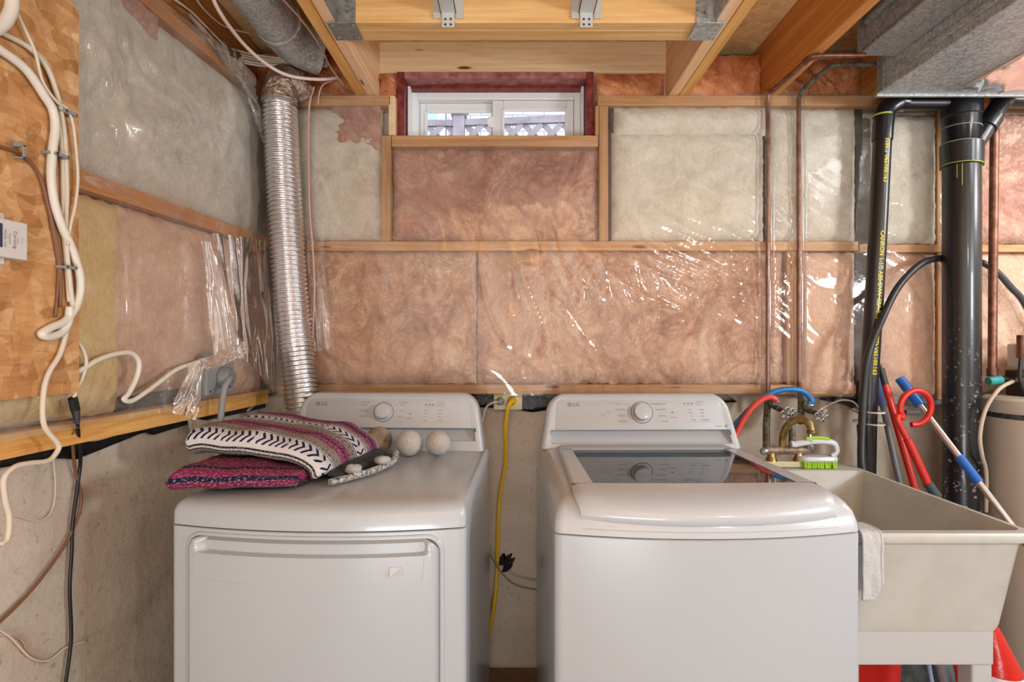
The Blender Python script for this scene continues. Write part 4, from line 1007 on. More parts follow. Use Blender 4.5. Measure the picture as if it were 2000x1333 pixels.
# thick ABS stack
st = thing('drain_stack', (1.59, 2.09, 0), 'thick black plastic drain stack with couplings at right, dusty below', 'pipe')
sx = W(1878, 600, 2.09).x
MB().lathe([(.0587, 0), (.0587, 2.3)], (sx, 2.09, 0), (0, 0, 1), 36, True, True).build('pipe', ABSD, st)
zt1 = W(0, 300, 2.0).z
MB().lathe([(.0587, zt1-.02), (.066, zt1-.018), (.067, zt1+.06), (.062, zt1+.065), (.060, zt1+.068), (.060, zt1+.16), (.064, zt1+.163), (.064, zt1+.26)], (sx, 2.09, 0), (0, 0, 1), 36).build('coupling', ABS, st)
for z, r, m in ((zt1-.017, .0672, YEL), (zt1+.062, .0655, WCAB), (zt1+.12, .0615, WCAB)): MB().lathe([(r-.004, -.002), (r, -.0015), (r, .0015), (r-.004, .002)], (sx, 2.09, z), (.06, 0, 1), 36).build('glue_ring', simple('dull_yellow_glue', '#8f9140', .5) if m is YEL else simple('grey_glue', '#84867a', .5), st)
a = Vector((sx+.03, 2.08, zt1+.045)); b_ = W(1958, 196, 2.08)
MB().tube([a, b_], .032, 24, 1).build('wye_branch', ABS, st)
MB().lathe([(.030, 0), (.038, .002), (.038, .045), (.033, .05)], a.lerp(b_, .42), b_-a, 24).build('branch_hub', ABS, st)
MB().tube([a.lerp(b_, .95), b_+Vector((.02, 0, .008)), b_+Vector((.06, 0, .006)), b_+Vector((.4, 0, .006))], .033, 24, 6).build('side_run', ABS, st)
q = a.lerp(b_, .60); MB().box(q.x-.012, q.x+.014, q.y-.0345, q.y-.0325, q.z-.006, q.z+.008).build('paper_label', simple('tan_sticker', '#b89a84', .7), st, smooth=0)
for k in range(5):
    aa = random.Random(k).uniform(-1.2, 1.2); MB().box(sx+.0585*math.sin(aa)-.001, sx+.0585*math.sin(aa)+.001, 2.09-.0590*math.cos(aa), 2.09-.056*math.cos(aa), zt1-.06-.01*k, zt1-.018).build('glue_drip', simple('lime_glue', '#9a9e3c', .5), st, smooth=0)

# hoses around the stack
pipe('black_hose', [('hose', tb([W(1842, 503, 2.14), W(1800, 515, 2.12), W(1755, 560, 2.09), W(1722, 625, 2.04), W(1697, 690, 2.02), W(1688, 760, 2.02), W(1684, 830, 2.01), W(1682, 890, 1.99), W(1686, 930, 1.96), W(1697, 970, 1.91), W(1712, 1010, 1.87)], .0125, 12, 8), RUB)], 'black rubber drain hose arching down into the sink beside the thin pipe', 'hose')
pipe('black_hose', [('hose', tb([W(1838, 505, 2.165), W(1847, 520, 2.165), W(1850, 560, 2.165), W(1850, 740, 2.165)], .009, 10, 8), RUB)], 'thin black hose running down behind the left edge of the stack', 'hose')
pipe('black_hose', [('hose', tb([W(1880, 500, 2.16), W(1915, 512, 2.16), W(1945, 530, 2.16), W(1975, 562, 2.16), W(2005, 600, 2.16), W(2060, 720, 2.16)], .0115, 10, 8), RUBG)], 'grey-black hose curving right from behind the stack', 'hose')
for y in (803, 826):
    c = W(1696, y, 2.06); mb = MB(); mb.tube([c+Vector((.038*math.cos(t_), .070*math.sin(t_), 0)) for t_ in (2*math.pi*j/20 for j in range(21))], .0028, 6, 2)
    mb.build('cable_tie', BOXW, None, label='white cable tie around hose and thin drain pipe, the %s one' % ('upper' if y == 803 else 'lower'), cat='cable tie')
pipe('black_tube', [('tube', tb([W(1690, 952, 2.04), W(1680, 830, 2.05)], .012, 10, 1), ABS)], 'short dark tube strapped beside the drain pipe behind the sink', 'tube')

# ---- supply valves and hoses
def valve(px, py, hx, hy, label, pipe_pts):
    c = W(px, py, 2.12); h = W(hx, hy, 2.02)
    r = thing('shutoff_valve', (c.x, c.y, c.z-.03), label, 'valve')
    d = (h-c).normalized()
    MB().tube(pipe_pts, .0125, 14, 6).build('riser', VERD, r)
    MB().tube([pipe_pts[0]+(c-pipe_pts[0])*.0+Vector((0, 0, 0)), c.lerp(h, .1), c.lerp(h, .55)], .0115, 12, 4).build('body', VERD, r)
    MB().lathe([(.012, 0), (.017, .004), (.018, .020), (.015, .024)], c.lerp(h, .18)+Vector((0, -.004, .000)), (0, -.3, 1), 12, True, True).build('hose_nut', CHROME, r)
    MB().cyl(c.lerp(h, .5), c.lerp(h, .9), .0085, 12).build('bonnet', COP, r)
    N = d.orthogonal().normalized(); B = d.cross(N); mb = MB()
    for k in range(6):
        a = 2*math.pi*k/6; q = h+(N*math.cos(a)+B*math.sin(a))*.019
        mb.tube([q+(N*math.cos(t_)+B*math.sin(t_))*.0068 for t_ in (2*math.pi*j/8 for j in range(9))], .0028, 6, 1)
        mb.tube([h, q], .0025, 6, 1)
    mb.lathe([(.007, -.006), (.008, 0), (.004, .006), (.0001, .007)], h, d, 12)
    mb.build('handle', CHROME, r); return c, h
c1, h1_ = valve(1505, 788, 1538, 809, 'old hot-water shutoff valve with lobed chrome handle, fed to the red hose', [W(1500, 770, 2.16), W(1499, 795, 2.13), W(1497, 830, 2.08), W(1497, 876, 2.02)])
c2, h2_ = valve(1572, 796, 1605, 813, 'old cold-water shutoff valve with lobed chrome handle, fed to the blue hose', [W(1565, 765, 2.16), W(1565, 800, 2.13), W(1563, 818, 2.11), W(1562, 826, 2.10)])
t1 = c1.lerp(h1_, .18)+Vector((0, -.008, .022)); t2 = c2.lerp(h2_, .18)+Vector((0, -.008, .022))
pipe('supply_hose', [('hose', tb([t2, W(1586, 783, 2.09), W(1572, 767, 2.10), W(1548, 761, 2.10), W(1515, 765, 2.10), W(1483, 783, 2.10), W(1450, 815, 2.10), W(1424, 850, 2.10), W(1395, 905, 2.08), W(1375, 960, 2.06)], .0105, 12, 8), BLUEH)], 'blue washer supply hose arching over from the cold valve', 'hose')
pipe('supply_hose', [('hose', tb([t1, W(1515, 781, 2.075), W(1503, 776, 2.075), W(1484, 784, 2.075), W(1462, 806, 2.075), W(1443, 838, 2.075), W(1430, 870, 2.065), W(1412, 930, 2.05)], .0105, 12, 8), REDH)], 'red washer supply hose bending down from the hot valve', 'hose')

# ================================================================ LAUNDRY SINK
sink = thing('laundry_sink', (1.0, 1.68, 0), 'ivory plastic laundry sink on legs right of the washer', 'sink')
def rrect(x0, x1, y0, y1, z, r, n=6):
    P = []
    for cx, cy, a0 in ((x1-r, y1-r, 0), (x0+r, y1-r, 90), (x0+r, y0+r, 180), (x1-r, y0+r, 270)):
        for k in range(n+1):
            a = math.radians(a0+90*k/n); P.append((cx+r*math.cos(a), cy+r*math.sin(a), z))
    return P
RZ = .870
sx0, sx1, sy0, sy1 = .788, 1.205, 1.298, 2.05
R = [rrect(.805, 1.130, 1.345, 1.99, .625, .02), rrect(.795, 1.145, 1.332, 2.0, .630, .025), rrect(.792, 1.150, 1.328, 2.005, .645, .025), rrect(.790, 1.180, 1.312, 2.03, .838, .02), rrect(.790, 1.190, 1.308, 2.035, .846, .02),
     rrect(.789, 1.203, 1.300, 2.048, .847, .02), rrect(sx0, sx1, sy0, sy1, .850, .03), rrect(sx0, sx1, sy0, sy1, RZ-.004, .03), rrect(sx0+.003, sx1-.003, sy0+.003, sy1-.003, RZ, .028),
     rrect(.818, 1.190, 1.322, 1.935, RZ, .025), rrect(.821, 1.186, 1.326, 1.930, RZ-.006, .025), rrect(.832, 1.165, 1.345, 1.915, .70, .04), rrect(.86, 1.14, 1.375, 1.88, .655, .05)]
MB().rings(R).build('basin', SINK, sink, smooth=40)
MB().lathe([(.001, .657), (.03, .6575), (.034, .660), (.03, .656)], (1.0, 1.65, 0), (0, 0, 1), 20).build('drain', CHROME, sink)
MB().box(.789, 1.131, 1.335, 1.36, .548, .634).box(.789, 1.131, 1.98, 2.0, .548, .634).box(1.108, 1.133, 1.36, 1.98, .548, .634).box(.788, .81, 1.36, 1.98, .548, .634).build('apron', STAND, sink, smooth=0, bevel=.004)
for x in (.789, 1.084):
    for y in (1.340, 1.945): MB().box(x, x+(.048 if x > 1 else .03), y, y+.048, 0, .556).build('leg', STAND, sink, smooth=0, bevel=.005)
# faucet
fa = thing('sink_faucet', W(1537, 893, 1.985), 'tarnished brass gooseneck faucet with old risers at the back of the sink', 'faucet')
fz = .905
A0 = Vector((.885, 1.985, .928)); A1 = Vector((1.035, 1.985, .930))
MB().box(.875, 1.04, 1.965, 2.005, .872, .892).build('base_block', simple('stained_ivory_block', '#c9c2a4', .6), fa, smooth=0, bevel=.004)
MB().tube([A0, A1], .015, 14, 1).build('bridge', simple('corroded_bronze', '#8d7763', .5, .4, var=(40, '#6d5648', '#a59280'), bump=(50, .4, .004)), fa)
for x in (.905, 1.0): MB().lathe([(.020, 0), (.017, .012), (.013, .018), (.013, .04)], (x, 1.985, .890), (0, 0, 1), 14).build('shank', BRASS, fa)
MB().lathe([(.008, -.012), (.013, -.01), (.013, .01), (.006, .016)], A0+Vector((-.01, -.01, 0)), (-.5, -1, 0), 14, True, True).build('handle', CHROME, fa)
MB().lathe([(.013, 0), (.015, .010), (.009, .016), (.010, .030), (.007, .045), (.0045, .056)], A1+Vector((.0, -.008, .004)), (0, 0, 1), 14, True, True).build('handle', CHROME, fa)
MB().tube([(.944, 1.985, .93), (.944, 1.983, .97), (.948, 1.972, 1.005), (.962, 1.955, 1.032), (.985, 1.935, 1.044), (1.003, 1.92, 1.030), (1.008, 1.915, 1.008)], .0125, 16, 8).build('spout', BRASS, fa)
MB().lathe([(.0155, 0), (.0165, .003), (.0155, .010), (.0125, .012)], (1.009, 1.914, .998), (0, 0, 1), 16, True).build('spout_tip', BRASS, fa)
MB().tube([W(1547, 878, 2.0), W(1547, 818, 2.03), W(1550, 812, 2.06), W(1562, 812, 2.10)], .0115, 12, 4).build('riser', VERD, fa)

# brush
br = thing('scrub_brush', (1.06, 1.975, .872), 'white scrub brush with lime green bristles and looped handle on the sink ledge', 'brush')
mb = MB(); rb = random.Random(2)
for i in range(15):
    for j in range(5):
        x = .998+.122*i/14; y = 1.955+.045*j/4
        if (i in (0, 14)) and (j in (0, 4)): continue
        mb.tube([(x+rb.uniform(-.003, .003), y+rb.uniform(-.003, .003), .872), (x, y, .897)], .0042, 5, 1)
mb.build('bristles', LIME, br, kind='stuff')
R = [rrect(.993, 1.125, 1.950, 2.005, .894, .026), rrect(.990, 1.128, 1.947, 2.008, .900, .029), rrect(.993, 1.125, 1.950, 2.005, .911, .026)]
MB().rings(R).build('base', BRW, br, smooth=40)
MB().tube([(1.110, 1.978, .908), (1.126, 1.978, .922), (1.127, 1.978, .940), (1.112, 1.978, .957), (1.06, 1.978, .962), (1.01, 1.978, .956), (.985, 1.978, .951), (.97, 1.978, .952)], .0095, 12, 8, flat=1.3).build('handle', BRW, br)
MB().tube([(1.02, 1.978, .966), (1.06, 1.978, .9695), (1.098, 1.978, .965)], .007, 10, 6, flat=1.8).build('grip', LIMEG, br)
# washcloth on the rim
nu, nv = 20, 60; A = np.zeros((nu, nv, 3)); cn = Noise(4)
for i in range(nu):
    x = .790+(.040)*i/(nu-1); t_ = i/(nu-1)
    for j in range(nv):
        s_ = j/(nv-1)
        tot_ = .140-.035*max(0, t_-.55)**2*5
        q = s_*(tot_+.09)
        if q < .06: y = 1.355-q; z = RZ+.006+.003*math.sin(q*40)
        elif q < .09: a = (q-.06)/.03*math.pi/2; y = 1.296-.012*math.sin(a)-.0; z = RZ+.008-.014*(1-math.cos(a))
        else: y = 1.283-.002*math.sin((q-.09)*30); z = RZ-.006-(q-.09)
        rr_ = .016*max(0, t_-.6)**2*(1 if q < .2 else 1.5)
        A[i, j] = (x, y+.003*float(cn(x*60, z*30)), z)
c_ = MB().grid(A).build('washcloth', TERRY, None, smooth=180, solid=.006, label='white terry washcloth draped over the sink rim beside the washer', cat='cloth')
# stitched edge of the cloth
MB().tube([tuple(A[-1, j]+np.array([.002, -.001, 0])) for j in range(0, nv, 2)], .0042, 6, 1).build('hem', TERRY, c_)

# ================================================================ TOOLS BEHIND THE SINK
def pole(label, segs, cat='pole'):
    allv = []; parts = []
    for nm, a, b, r, m in segs: parts.append((nm, MB().tube([a, b], r, 14, 1), m))
    return pipe('broom_handle' if cat == 'broom' else 'cleaning_pole', parts, label, cat)
def seg2(A, B, t0, t1): return A.lerp(B, t0), A.lerp(B, t1)
def floor_ext(A, B):   # extend AB down to the floor
    t = (A.z-.01)/(A.z-B.z); return A.lerp(B, t)
A_, B_ = W(1713, 742, 2.17), W(1757, 945, 2.08); E = floor_ext(A_, B_); t = 53/203*(A_-B_).length/(A_-E).length
pole('grey metal broom pole with faded blue grip behind the sink, beside the drain pipe', [('pole', *seg2(A_, E, t, 1), .0105, GPOLE), ('grip', *seg2(A_, E, 0, t), .012, BLUEG)])
A_, B_ = W(1718, 712, 2.11), W(1786, 952, 2.02); E = floor_ext(A_, B_); t = .062
pole('red pole with a black tapered top standing behind the sink', [('pole', *seg2(A_, E, t, 1), .0125, RED), ('collar', *seg2(A_, E, .012, t), .0115, RUB), ('tip', *seg2(A_, E, 0, .012), .006, RUB)])
# red loop handle
lp = thing('loop_handle_tool', (1.40, 1.93, .01), 'red mop with a round loop handle and grey joint behind the sink', 'mop')
c = W(1785, 797, 2.0); mb = MB(); Pn = []
for k in range(15):
    a = math.radians(-95+k*22); Pn.append(c+Vector((.058*math.cos(a)+.002, -.012*math.sin(a*.5), .061*math.sin(a))))
Pn.append(W(1752, 815, 1.98)); Pn.append(W(1762, 840, 1.975)); Pn.append(W(1775, 865, 1.97))
mb.tube(Pn, .010, 12, 5); mb.build('loop', RED, lp)
A_, B_ = W(1772, 858, 1.97), W(1812, 945, 1.95); MB().tube([A_, B_], .0135, 14, 1).build('shaft', RED, lp)
J = W(1830, 970, 1.945); MB().tube([B_.lerp(A_, .02), J], .016, 14, 1).build('joint', simple('slate_grey_plastic', '#3f4a52', .45), lp)
MB().tube([J, Vector((1.46, 1.93, .03))], .0125, 14, 1).build('lower_shaft', RED, lp)
MB().box(1.38, 1.54, 1.87, 1.99, .0, .03).build('head', RUB, lp, smooth=0, bevel=.006)
q = W(1776, 806, 1.99); MB().box(q.x-.015, q.x+.035, q.y-.008, q.y+.008, q.z-.008, q.z+.008, None).build('loop_grip', RUBG, lp, smooth=0, bevel=.003)
# aluminium pole
A_ = W(1757, 740, 2.10); E = Vector((1.837, 1.35, .02))
def at_px(px):
    lo, hi = 0, 1
    for _ in range(40):
        m_ = (lo+hi)/2; p = A_.lerp(E, m_)
        if 1000+p.x/p.y*F < px: lo = m_
        else: hi = m_
    return lo
ta, tb1, tb2 = at_px(1797), at_px(1873), at_px(1912)
pole('aluminium pole with bright blue grips leaning across the stack towards the tank', [('grip', *seg2(A_, E, 0, ta), .0165, BLUE), ('pole', *seg2(A_, E, ta, 1), .0105, ALU), ('middle_grip', *seg2(A_, E, tb1, tb2), .0150, BLUE)])

# ================================================================ TANK AND VALVE
tk = thing('brine_tank', (1.905, 2.04, 0), 'beige round softener tank with a black band at the right edge', 'tank')
MB().lathe([(.165, 0), (.172, .02), (.172, 1.045), (.173, 1.05), (.173, 1.075), (.172, 1.078)], (1.905, 2.04, 0), (0, 0, 1), 48, True, True).build('body', TANK, tk)
MB().lathe([(.1735, 1.036), (.1745, 1.038), (.1745, 1.052), (.1735, 1.054)], (1.905, 2.04, 0), (0, 0, 1), 48).build('band', TANKB, tk)
MB().lathe([(.174, 1.056), (.176, 1.060), (.176, 1.10), (.165, 1.108), (.0001, 1.110)], (1.905, 2.04, 0), (0, 0, 1), 48).build('lid', TANK, tk)
sv = thing('softener_valve', W(1985, 775, 2.08), 'beige softener valve head with bronze fittings above the tank', 'valve')
for nm, b3, m in (('housing', (1.86, 2.0, 2.02, 2.14, 1.155, 1.30), TANK), ('mount', (1.845, 1.98, 2.03, 2.13, 1.108, 1.157), DKBR), ('flange', (1.825, 1.87, 2.05, 2.11, 1.178, 1.205), DKBR)): box(nm, b3, m, sv, .006)
MB().tube([W(1955, 741, 2.1), W(1978, 738, 2.1)], .012, 12, 1).build('stub', DKBR, sv)
MB().tube([W(1930, 745, 2.1), W(1955, 742, 2.1)], .0155, 16, 1).build('teal_cap', TEAL, sv); MB().tube([W(1994, 700, 2.0), W(1992, 740, 2.0), W(2005, 770, 2.0)], .006, 8, 6).build('wire', RUB, sv)
MB().cyl(W(1996, 700, 2.08), W(1996, 655, 2.08), .016, 12).build('pipe_stub', COP, sv)
pipe('clear_tube', [('tube', tb([W(1978, 745, 2.02), W(1950, 762, 2.0), W(1925, 800, 1.99), W(1914, 850, 1.99), W(1918, 890, 2.0), W(1926, 925, 2.03), W(1926, 1000, 2.06)], .0065, 10, 8), simple('milky_tube', '#b9ab98', .35))], 'milky plastic tube looping down beside the tank', 'tube')

# ================================================================ UNDER THE SINK
bk = MB().lathe([(.11, .0), (.115, .004), (.145, .53), (.153, .535), (.153, .545), (.142, .545), (.112, .02), (.0001, .02)], (.955, 1.64, 0), (0, 0, 1), 40, True).build('bucket', REDD, None, label='red plastic bucket under the laundry sink', cat='bucket', origin=(.955, 1.64, 0))
pipe('mop_handle', [('handle', tb([W(1812, 1290, 1.62), W(1822, 1345, 1.58), (1.17, 1.50, .02)], .006, 10, 1), simple('pale_blue_metal', '#8aa6c9', .35, .3))], 'thin pale blue handle under the sink right of the bucket', 'handle')
pipe('mop_handle', [('handle', tb([W(1832, 1280, 1.66), W(1850, 1345, 1.62), (1.22, 1.54, .02)], .017, 14, 1), simple('grey_blue_tube', '#8d96a6', .4))], 'grey tube handle under the sink', 'handle')
pipe('mop_handle', [('handle', tb([W(1868, 1280, 1.60), W(1880, 1345, 1.57), (1.27, 1.50, .02)], .012, 14, 1), RED)], 'red handle under the sink near its leg', 'handle')
pn = Noise(17); R = []
for i in range(17):
    th = math.pi*i/16; R.append([Vector((1.17, 1.78, .27))+Vector((.20*math.sin(th)*math.cos(a), .10*math.sin(th)*math.sin(a), -.27*math.cos(th)))*(1+.22*float(pn.fbm(a*1.6+3, th*2.2, 3))) for a in (2*math.pi*j/32 for j in range(32))])
mb = MB().rings(R, True, False, False); mb.v = [(x, y, max(.0, z)) for x, y, z in mb.v]
mb.build('rag_pile', simple('dark_mixed_rags', '#38464f', .9, var=(14, '#1c252c', '#6c7a7c'), bump=(40, .5, .008)), None, smooth=180, label='pile of dark grey rags under the back of the sink', cat='rags')
bg = thing('detergent_bag', (1.42, 1.52, 0), 'red and white bag standing on the floor right of the sink leg', 'bag')
def bagring(z, k):
    xr = 1.374+(.42-z)*.5; xl = 1.245+max(0, z-.3)*.1; c = (xl+xr)/2; h = (xr-xl)/2
    return [Vector((c+h*math.cos(a)*k, 1.55+.09*math.sin(a)*k*(1-.75*(z/.58)**3), z)) for a in (2*math.pi*j/28 for j in range(28))]
MB().rings([bagring(z, k) for z, k in ((0, .95), (.02, 1.0), (.25, 1.0), (.35, 1.0), (.42, 1.0))]).build('lower_bag', simple('white_bag_plastic', '#cfd2dc', .35), bg, smooth=60)
MB().rings([bagring(z, k) for z, k in ((.42, 1.003), (.47, 1.0), (.52, .98), (.555, .9))]).build('upper_bag', simple('red_bag_plastic', '#c5241c', .25, bump=(12, .4, .01)), bg, smooth=60)

# ================================================================ LEFT WALL: BOARD, CABLES, OUTLET
bd = MB()
def lq(y, z, o): return (LX(y, o), y, z)
yr = L(131, 400, .02).y
zz0, zz1 = L(131, 766, .02).z, 2.15
prof = [(yr, zz0), (yr-.001, 1.95), (yr+.0, 2.04), (yr-.02, 2.055), (yr-.021, 2.26), (.0, 2.26), (.0, zz0+.003)]
n = len(prof); bd.v = [lq(y, z, .034) for y, z in prof]+[lq(y, z, .046) for y, z in prof]
bd.f = [tuple(reversed(range(n)))[::-1], tuple(range(n, 2*n))[::-1]]+[(i, (i+1) % n, n+(i+1) % n, n+i) for i in range(n)]
board = bd.build('strand_board', OSB, None, smooth=0, label='strand board panel on the left wall carrying cables', cat='board', bevel=.001)
OB = .046
def cable(name, pts, r, mat, label, off=None, cat='cable', raw=None, group=None):
    off = OB+r if off is None else off
    P = raw if raw is not None else [L(p[0], p[1], p[2] if len(p) > 2 else off) for p in pts]
    return MB().tube(P, r, 10, 8).build(name, mat, None, smooth=180, label=label, cat=cat, group=group)
cable('thick_cable', [(-40, 75), (0, 97), (50, 135), (85, 185), (103, 215), (108, 250), (102, 300), (100, 350), (107, 400), (122, 445), (142, 490), (157, 545), (152, 590), (130, 625), (100, 640), (82, 652), (95, 658), (120, 650), (133, 630), (137, 600)], .0085, WCAB2, 'thickest ivory cable bowing down the strand board to the hook', OB+.012)
cable('cable', [(-40, 45), (0, 63), (55, 92), (90, 130), (110, 180), (119, 220), (126, 270), (129, 330), (130, 380), (128, 440), (131, 500), (137, 560), (141, 600), (132, 640), (118, 690), (95, 730), (85, 770), (86, 830), (112, 865), (113, 880), (95, 900), (60, 905), (30, 912), (8, 935), (10, 975), (18, 1010), (15, 1050), (0, 1065)], .0052, WCAB, 'ivory cable running down the board and looping over the black strip', OB+.010)
cable('cable', [(22, 0), (45, 50), (68, 100), (80, 150), (92, 175), (112, 200), (130, 212), (142, 240), (149, 300), (152, 350), (147, 400), (138, 440), (132, 480)], .0032, WCAB, 'thin ivory cable crossing the board from the top left', OB+.016)
cable('cable', [(62, 95), (88, 120), (105, 160), (112, 200), (118, 250), (122, 320), (123, 420), (126, 470), (130, 520), (135, 590)], .0045, WCAB, 'second ivory cable clipped beside the thick one', OB+.006)
cable('thick_cable', [(20, -60), (24, 5), (15, 35), (0, 52), (-30, 70)], .0115, WCAB2, 'very thick ivory cable bend in the top left corner', OB+.030)
cable('brown_cable', [(-30, 280), (0, 287), (35, 298), (62, 320), (80, 350), (93, 400), (103, 440), (112, 480), (118, 530), (118, 600)], .0035, BRCAB, 'brown cable curving down the strand board past a grey clip', OB+.006)
cable('brown_cable', [(98, 430), (108, 480), (114, 520), (113, 560), (108, 620)], .003, BRCAB, 'second brown cable beside the curved brown one', OB+.004)
cable('cable', [(131, 668), (150, 668), (165, 690), (168, 715), (160, 740), (150, 760), (144, 780)], .0042, WCAB, 'short ivory lead ending in the black cord connector', .040)
cable('cable', [(126, 736), (160, 722), (190, 704), (225, 692), (255, 690), (271, 706), (268, 735), (252, 768), (242, 780), (256, 784), (280, 770), (310, 748), (345, 722), (372, 712), (400, 702)], .0062, WCAB2, 'thick ivory cable looping over the yellow batt to the grey outlet', .038)
cable('cable', [(130, 838, -.04), (152, 843, -.03), (165, 856, -.02), (190, 858, -.03), (250, 840, -.03), (330, 812, -.03), (345, 805, -.02), (390, 797, .0)], .0045, WCAB, 'ivory cable sagging across the black strip', -.03)
cable('power_cord', [(150, 815, .030), (153, 850, .0), (157, 900, -.05), (150, 960, -.055), (142, 1020, -.055), (140, 1080, -.055), (136, 1150, -.055), (139, 1230, -.055), (137, 1270, -.055), (127, 1345, -.055), (120, 1420, -.055)], .0042, BKCAB, 'black cord hanging down the concrete from its connector', cat='cord')
cn_ = thing('cord_connector', L(152, 825, .03), 'black ribbed cord connector hanging in front of the bottom plate', 'connector')
MB().tube([L(142, 778, .042), L(147, 800, .038)], .0095, 12, 1).build('barrel', BKCAB, cn_)
MB().tube([L(147, 800, .038), L(149, 812, .035), L(151, 828, .030)], lambda t: .0085*(1-.45*t)+.0012*math.sin(t*50), 12, 12).build('strain_relief', RUB, cn_)
cable('brown_cable', [(140, 846, .0), (142, 870, -.03), (147, 920, -.055), (158, 965, -.055), (155, 1000, -.055), (140, 1040, -.055), (110, 1090, -.055), (60, 1155, -.055), (0, 1215, -.055), (-60, 1260, -.055)], .0036, BRCAB, 'brown cable hanging and curving left across the concrete', cat='cable')
cable('thin_wire', [(-20, 1222), (20, 1245), (60, 1285), (95, 1290), (130, 1265), (170, 1252)], .0022, WCAB, 'thin ivory wire curling low on the concrete wall', -.062)
cable('thin_wire', [(0, 1240), (40, 1250), (55, 1275), (90, 1295), (70, 1297)], .0018, PKCAB, 'thin pinkish wire low on the concrete behind the ivory one', -.064)
cable('thin_wire', [(0, 935), (18, 1000), (40, 1010), (75, 1018), (100, 1000), (108, 960), (105, 900), (103, 870)], .0013, WCAB, 'hair-thin pale wire curling on the concrete below the black strip', -.062)
def clip(px, py, rot, label, off=OB, s=1.0):
    p = L(px, py, off); T = Matrix.Translation(p) @ Matrix.Rotation(rot, 4, 'X'); mb = MB()
    mb.box(0, .022*s, -.0035, .0035, -.013*s, -.010*s, T).box(.0195*s, .022*s, -.0035, .0035, -.013*s, .013*s, T).box(0, .022*s, -.0035, .0035, .010*s, .013*s, T).box(0, .012*s, -.003, .003, .013*s, .020*s, T)
    mb.build('cable_clip', GPLA, None, smooth=0, bevel=.0006, label=label, cat='cable clip', group='grey clips on the board')
clip(27, 297, 0, 'grey cable clip on the brown cable, left part of the board'); clip(100, 304, math.pi/2, 'grey cable clip on the thick cable halfway up the board', OB, 1.2); clip(119, 221, math.pi/2, 'grey cable clip, topmost on the board', OB, 1.1); clip(122, 523, math.pi/2, 'grey cable clip low at the edge of the board', OB)
# white box on the board
pb = thing('wiring_box', L(10, 505, OB), 'white wiring box with a printed label at the left edge', 'box')
def lb(y0, y1, z0, z1, o0, o1, nm, mat, bev=.002):
    P = [lq(y0, z0, o0), lq(y0, z0, o1), lq(y1, z0, o1), lq(y1, z0, o0), lq(y0, z1, o0), lq(y0, z1, o1), lq(y1, z1, o1), lq(y1, z1, o0)]
    return MB().hexa([Vector(p) for p in P]).build(nm, mat, pb, smooth=0, bevel=bev)
ye = L(52, 470, OB+.02).y; zt_, zb_ = L(50, 437, OB+.02).z, L(50, 509, OB+.02).z
lb(ye-.13, ye, zb_, zt_, OB, OB+.022, 'housing', BOXW); lb(ye-.10, ye-.030, zb_-.012, zt_+.014, OB, OB+.006, 'mounting_tab', BOXW)
lb(ye-.13, ye-.052, zb_+.018, zt_-.010, OB+.022, OB+.0232, 'navy_label', NAVY, 0)
for z in (zb_-.005, zt_+.007): MB().lathe([(.0045, 0), (.004, .002), (.0001, .003)], lq(ye-.045, z, OB+.006), (1, 0, 0), 10).build('screw', SCREW, pb)
mb = MB()
for t_, y_, sz in (('MODEL 1200', ye-.046, .006), ('Telephone', ye-.037, .005), ('Corning', ye-.026, .0105), ('interface', ye-.020, .004), ('Cat 5e', ye-.012, .004)):
    text_geo(mb, t_, sz, lambda a, b, y_=y_: lq(y_+a, (zt_+zb_)/2+b, OB+.0226), rot=-math.pi/2)
mb.build('printed_text', PRINT, pb, smooth=0)

# range outlet on the left wall
ro = thing('range_outlet', L(432, 765, .0), 'grey heavy-duty outlet box on the left wall with a plug and cord', 'outlet')
def lbx(y0, y1, z0, z1, o0, o1, nm, mat, bev, par):
    P = [lq(y0, z0, o0), lq(y0, z0, o1), lq(y1, z0, o1), lq(y1, z0, o0), lq(y0, z1, o0), lq(y0, z1, o1), lq(y1, z1, o1), lq(y1, z1, o0)]
    return MB().hexa([Vector(p) for p in P]).build(nm, mat, par, smooth=0, bevel=bev)
y0_, y1_ = L(402, 700, .03).y, L(456, 700, .03).y; z0_, z1_ = L(430, 770, .03).z, L(430, 690, .03).z
lbx(y0_, y1_, z0_, z1_, .0, .032, 'box', GPLA, .004, ro)
oc = L(440, 738, .04)
MB().lathe([(.036, 0), (.034, .022), (.028, .030), (.0001, .032)], lq(oc.y, oc.z, .032), (1, 0, 0), 20).build('plug', simple('plug_grey', '#7c7f81', .5), ro)
MB().tube([lq(oc.y-.002, oc.z-.002, .060), lq(oc.y-.03, oc.z-.006, .068), lq(oc.y-.055, oc.z-.035, .068), lq(oc.y-.062, oc.z-.10, .064), lq(oc.y-.062, oc.z-.20, .055), lq(oc.y-.05, oc.z-.42, .02)], .0098, 12, 8).build('cord', GCAB, ro)
for y_, z_ in ((y0_+.02, z0_+.012), (y1_-.02, z0_+.02)): MB().lathe([(.004, 0), (.004, .001)], lq(y_, z_, .032), (1, 0, 0), 10, False, True).build('knockout', INK, ro)
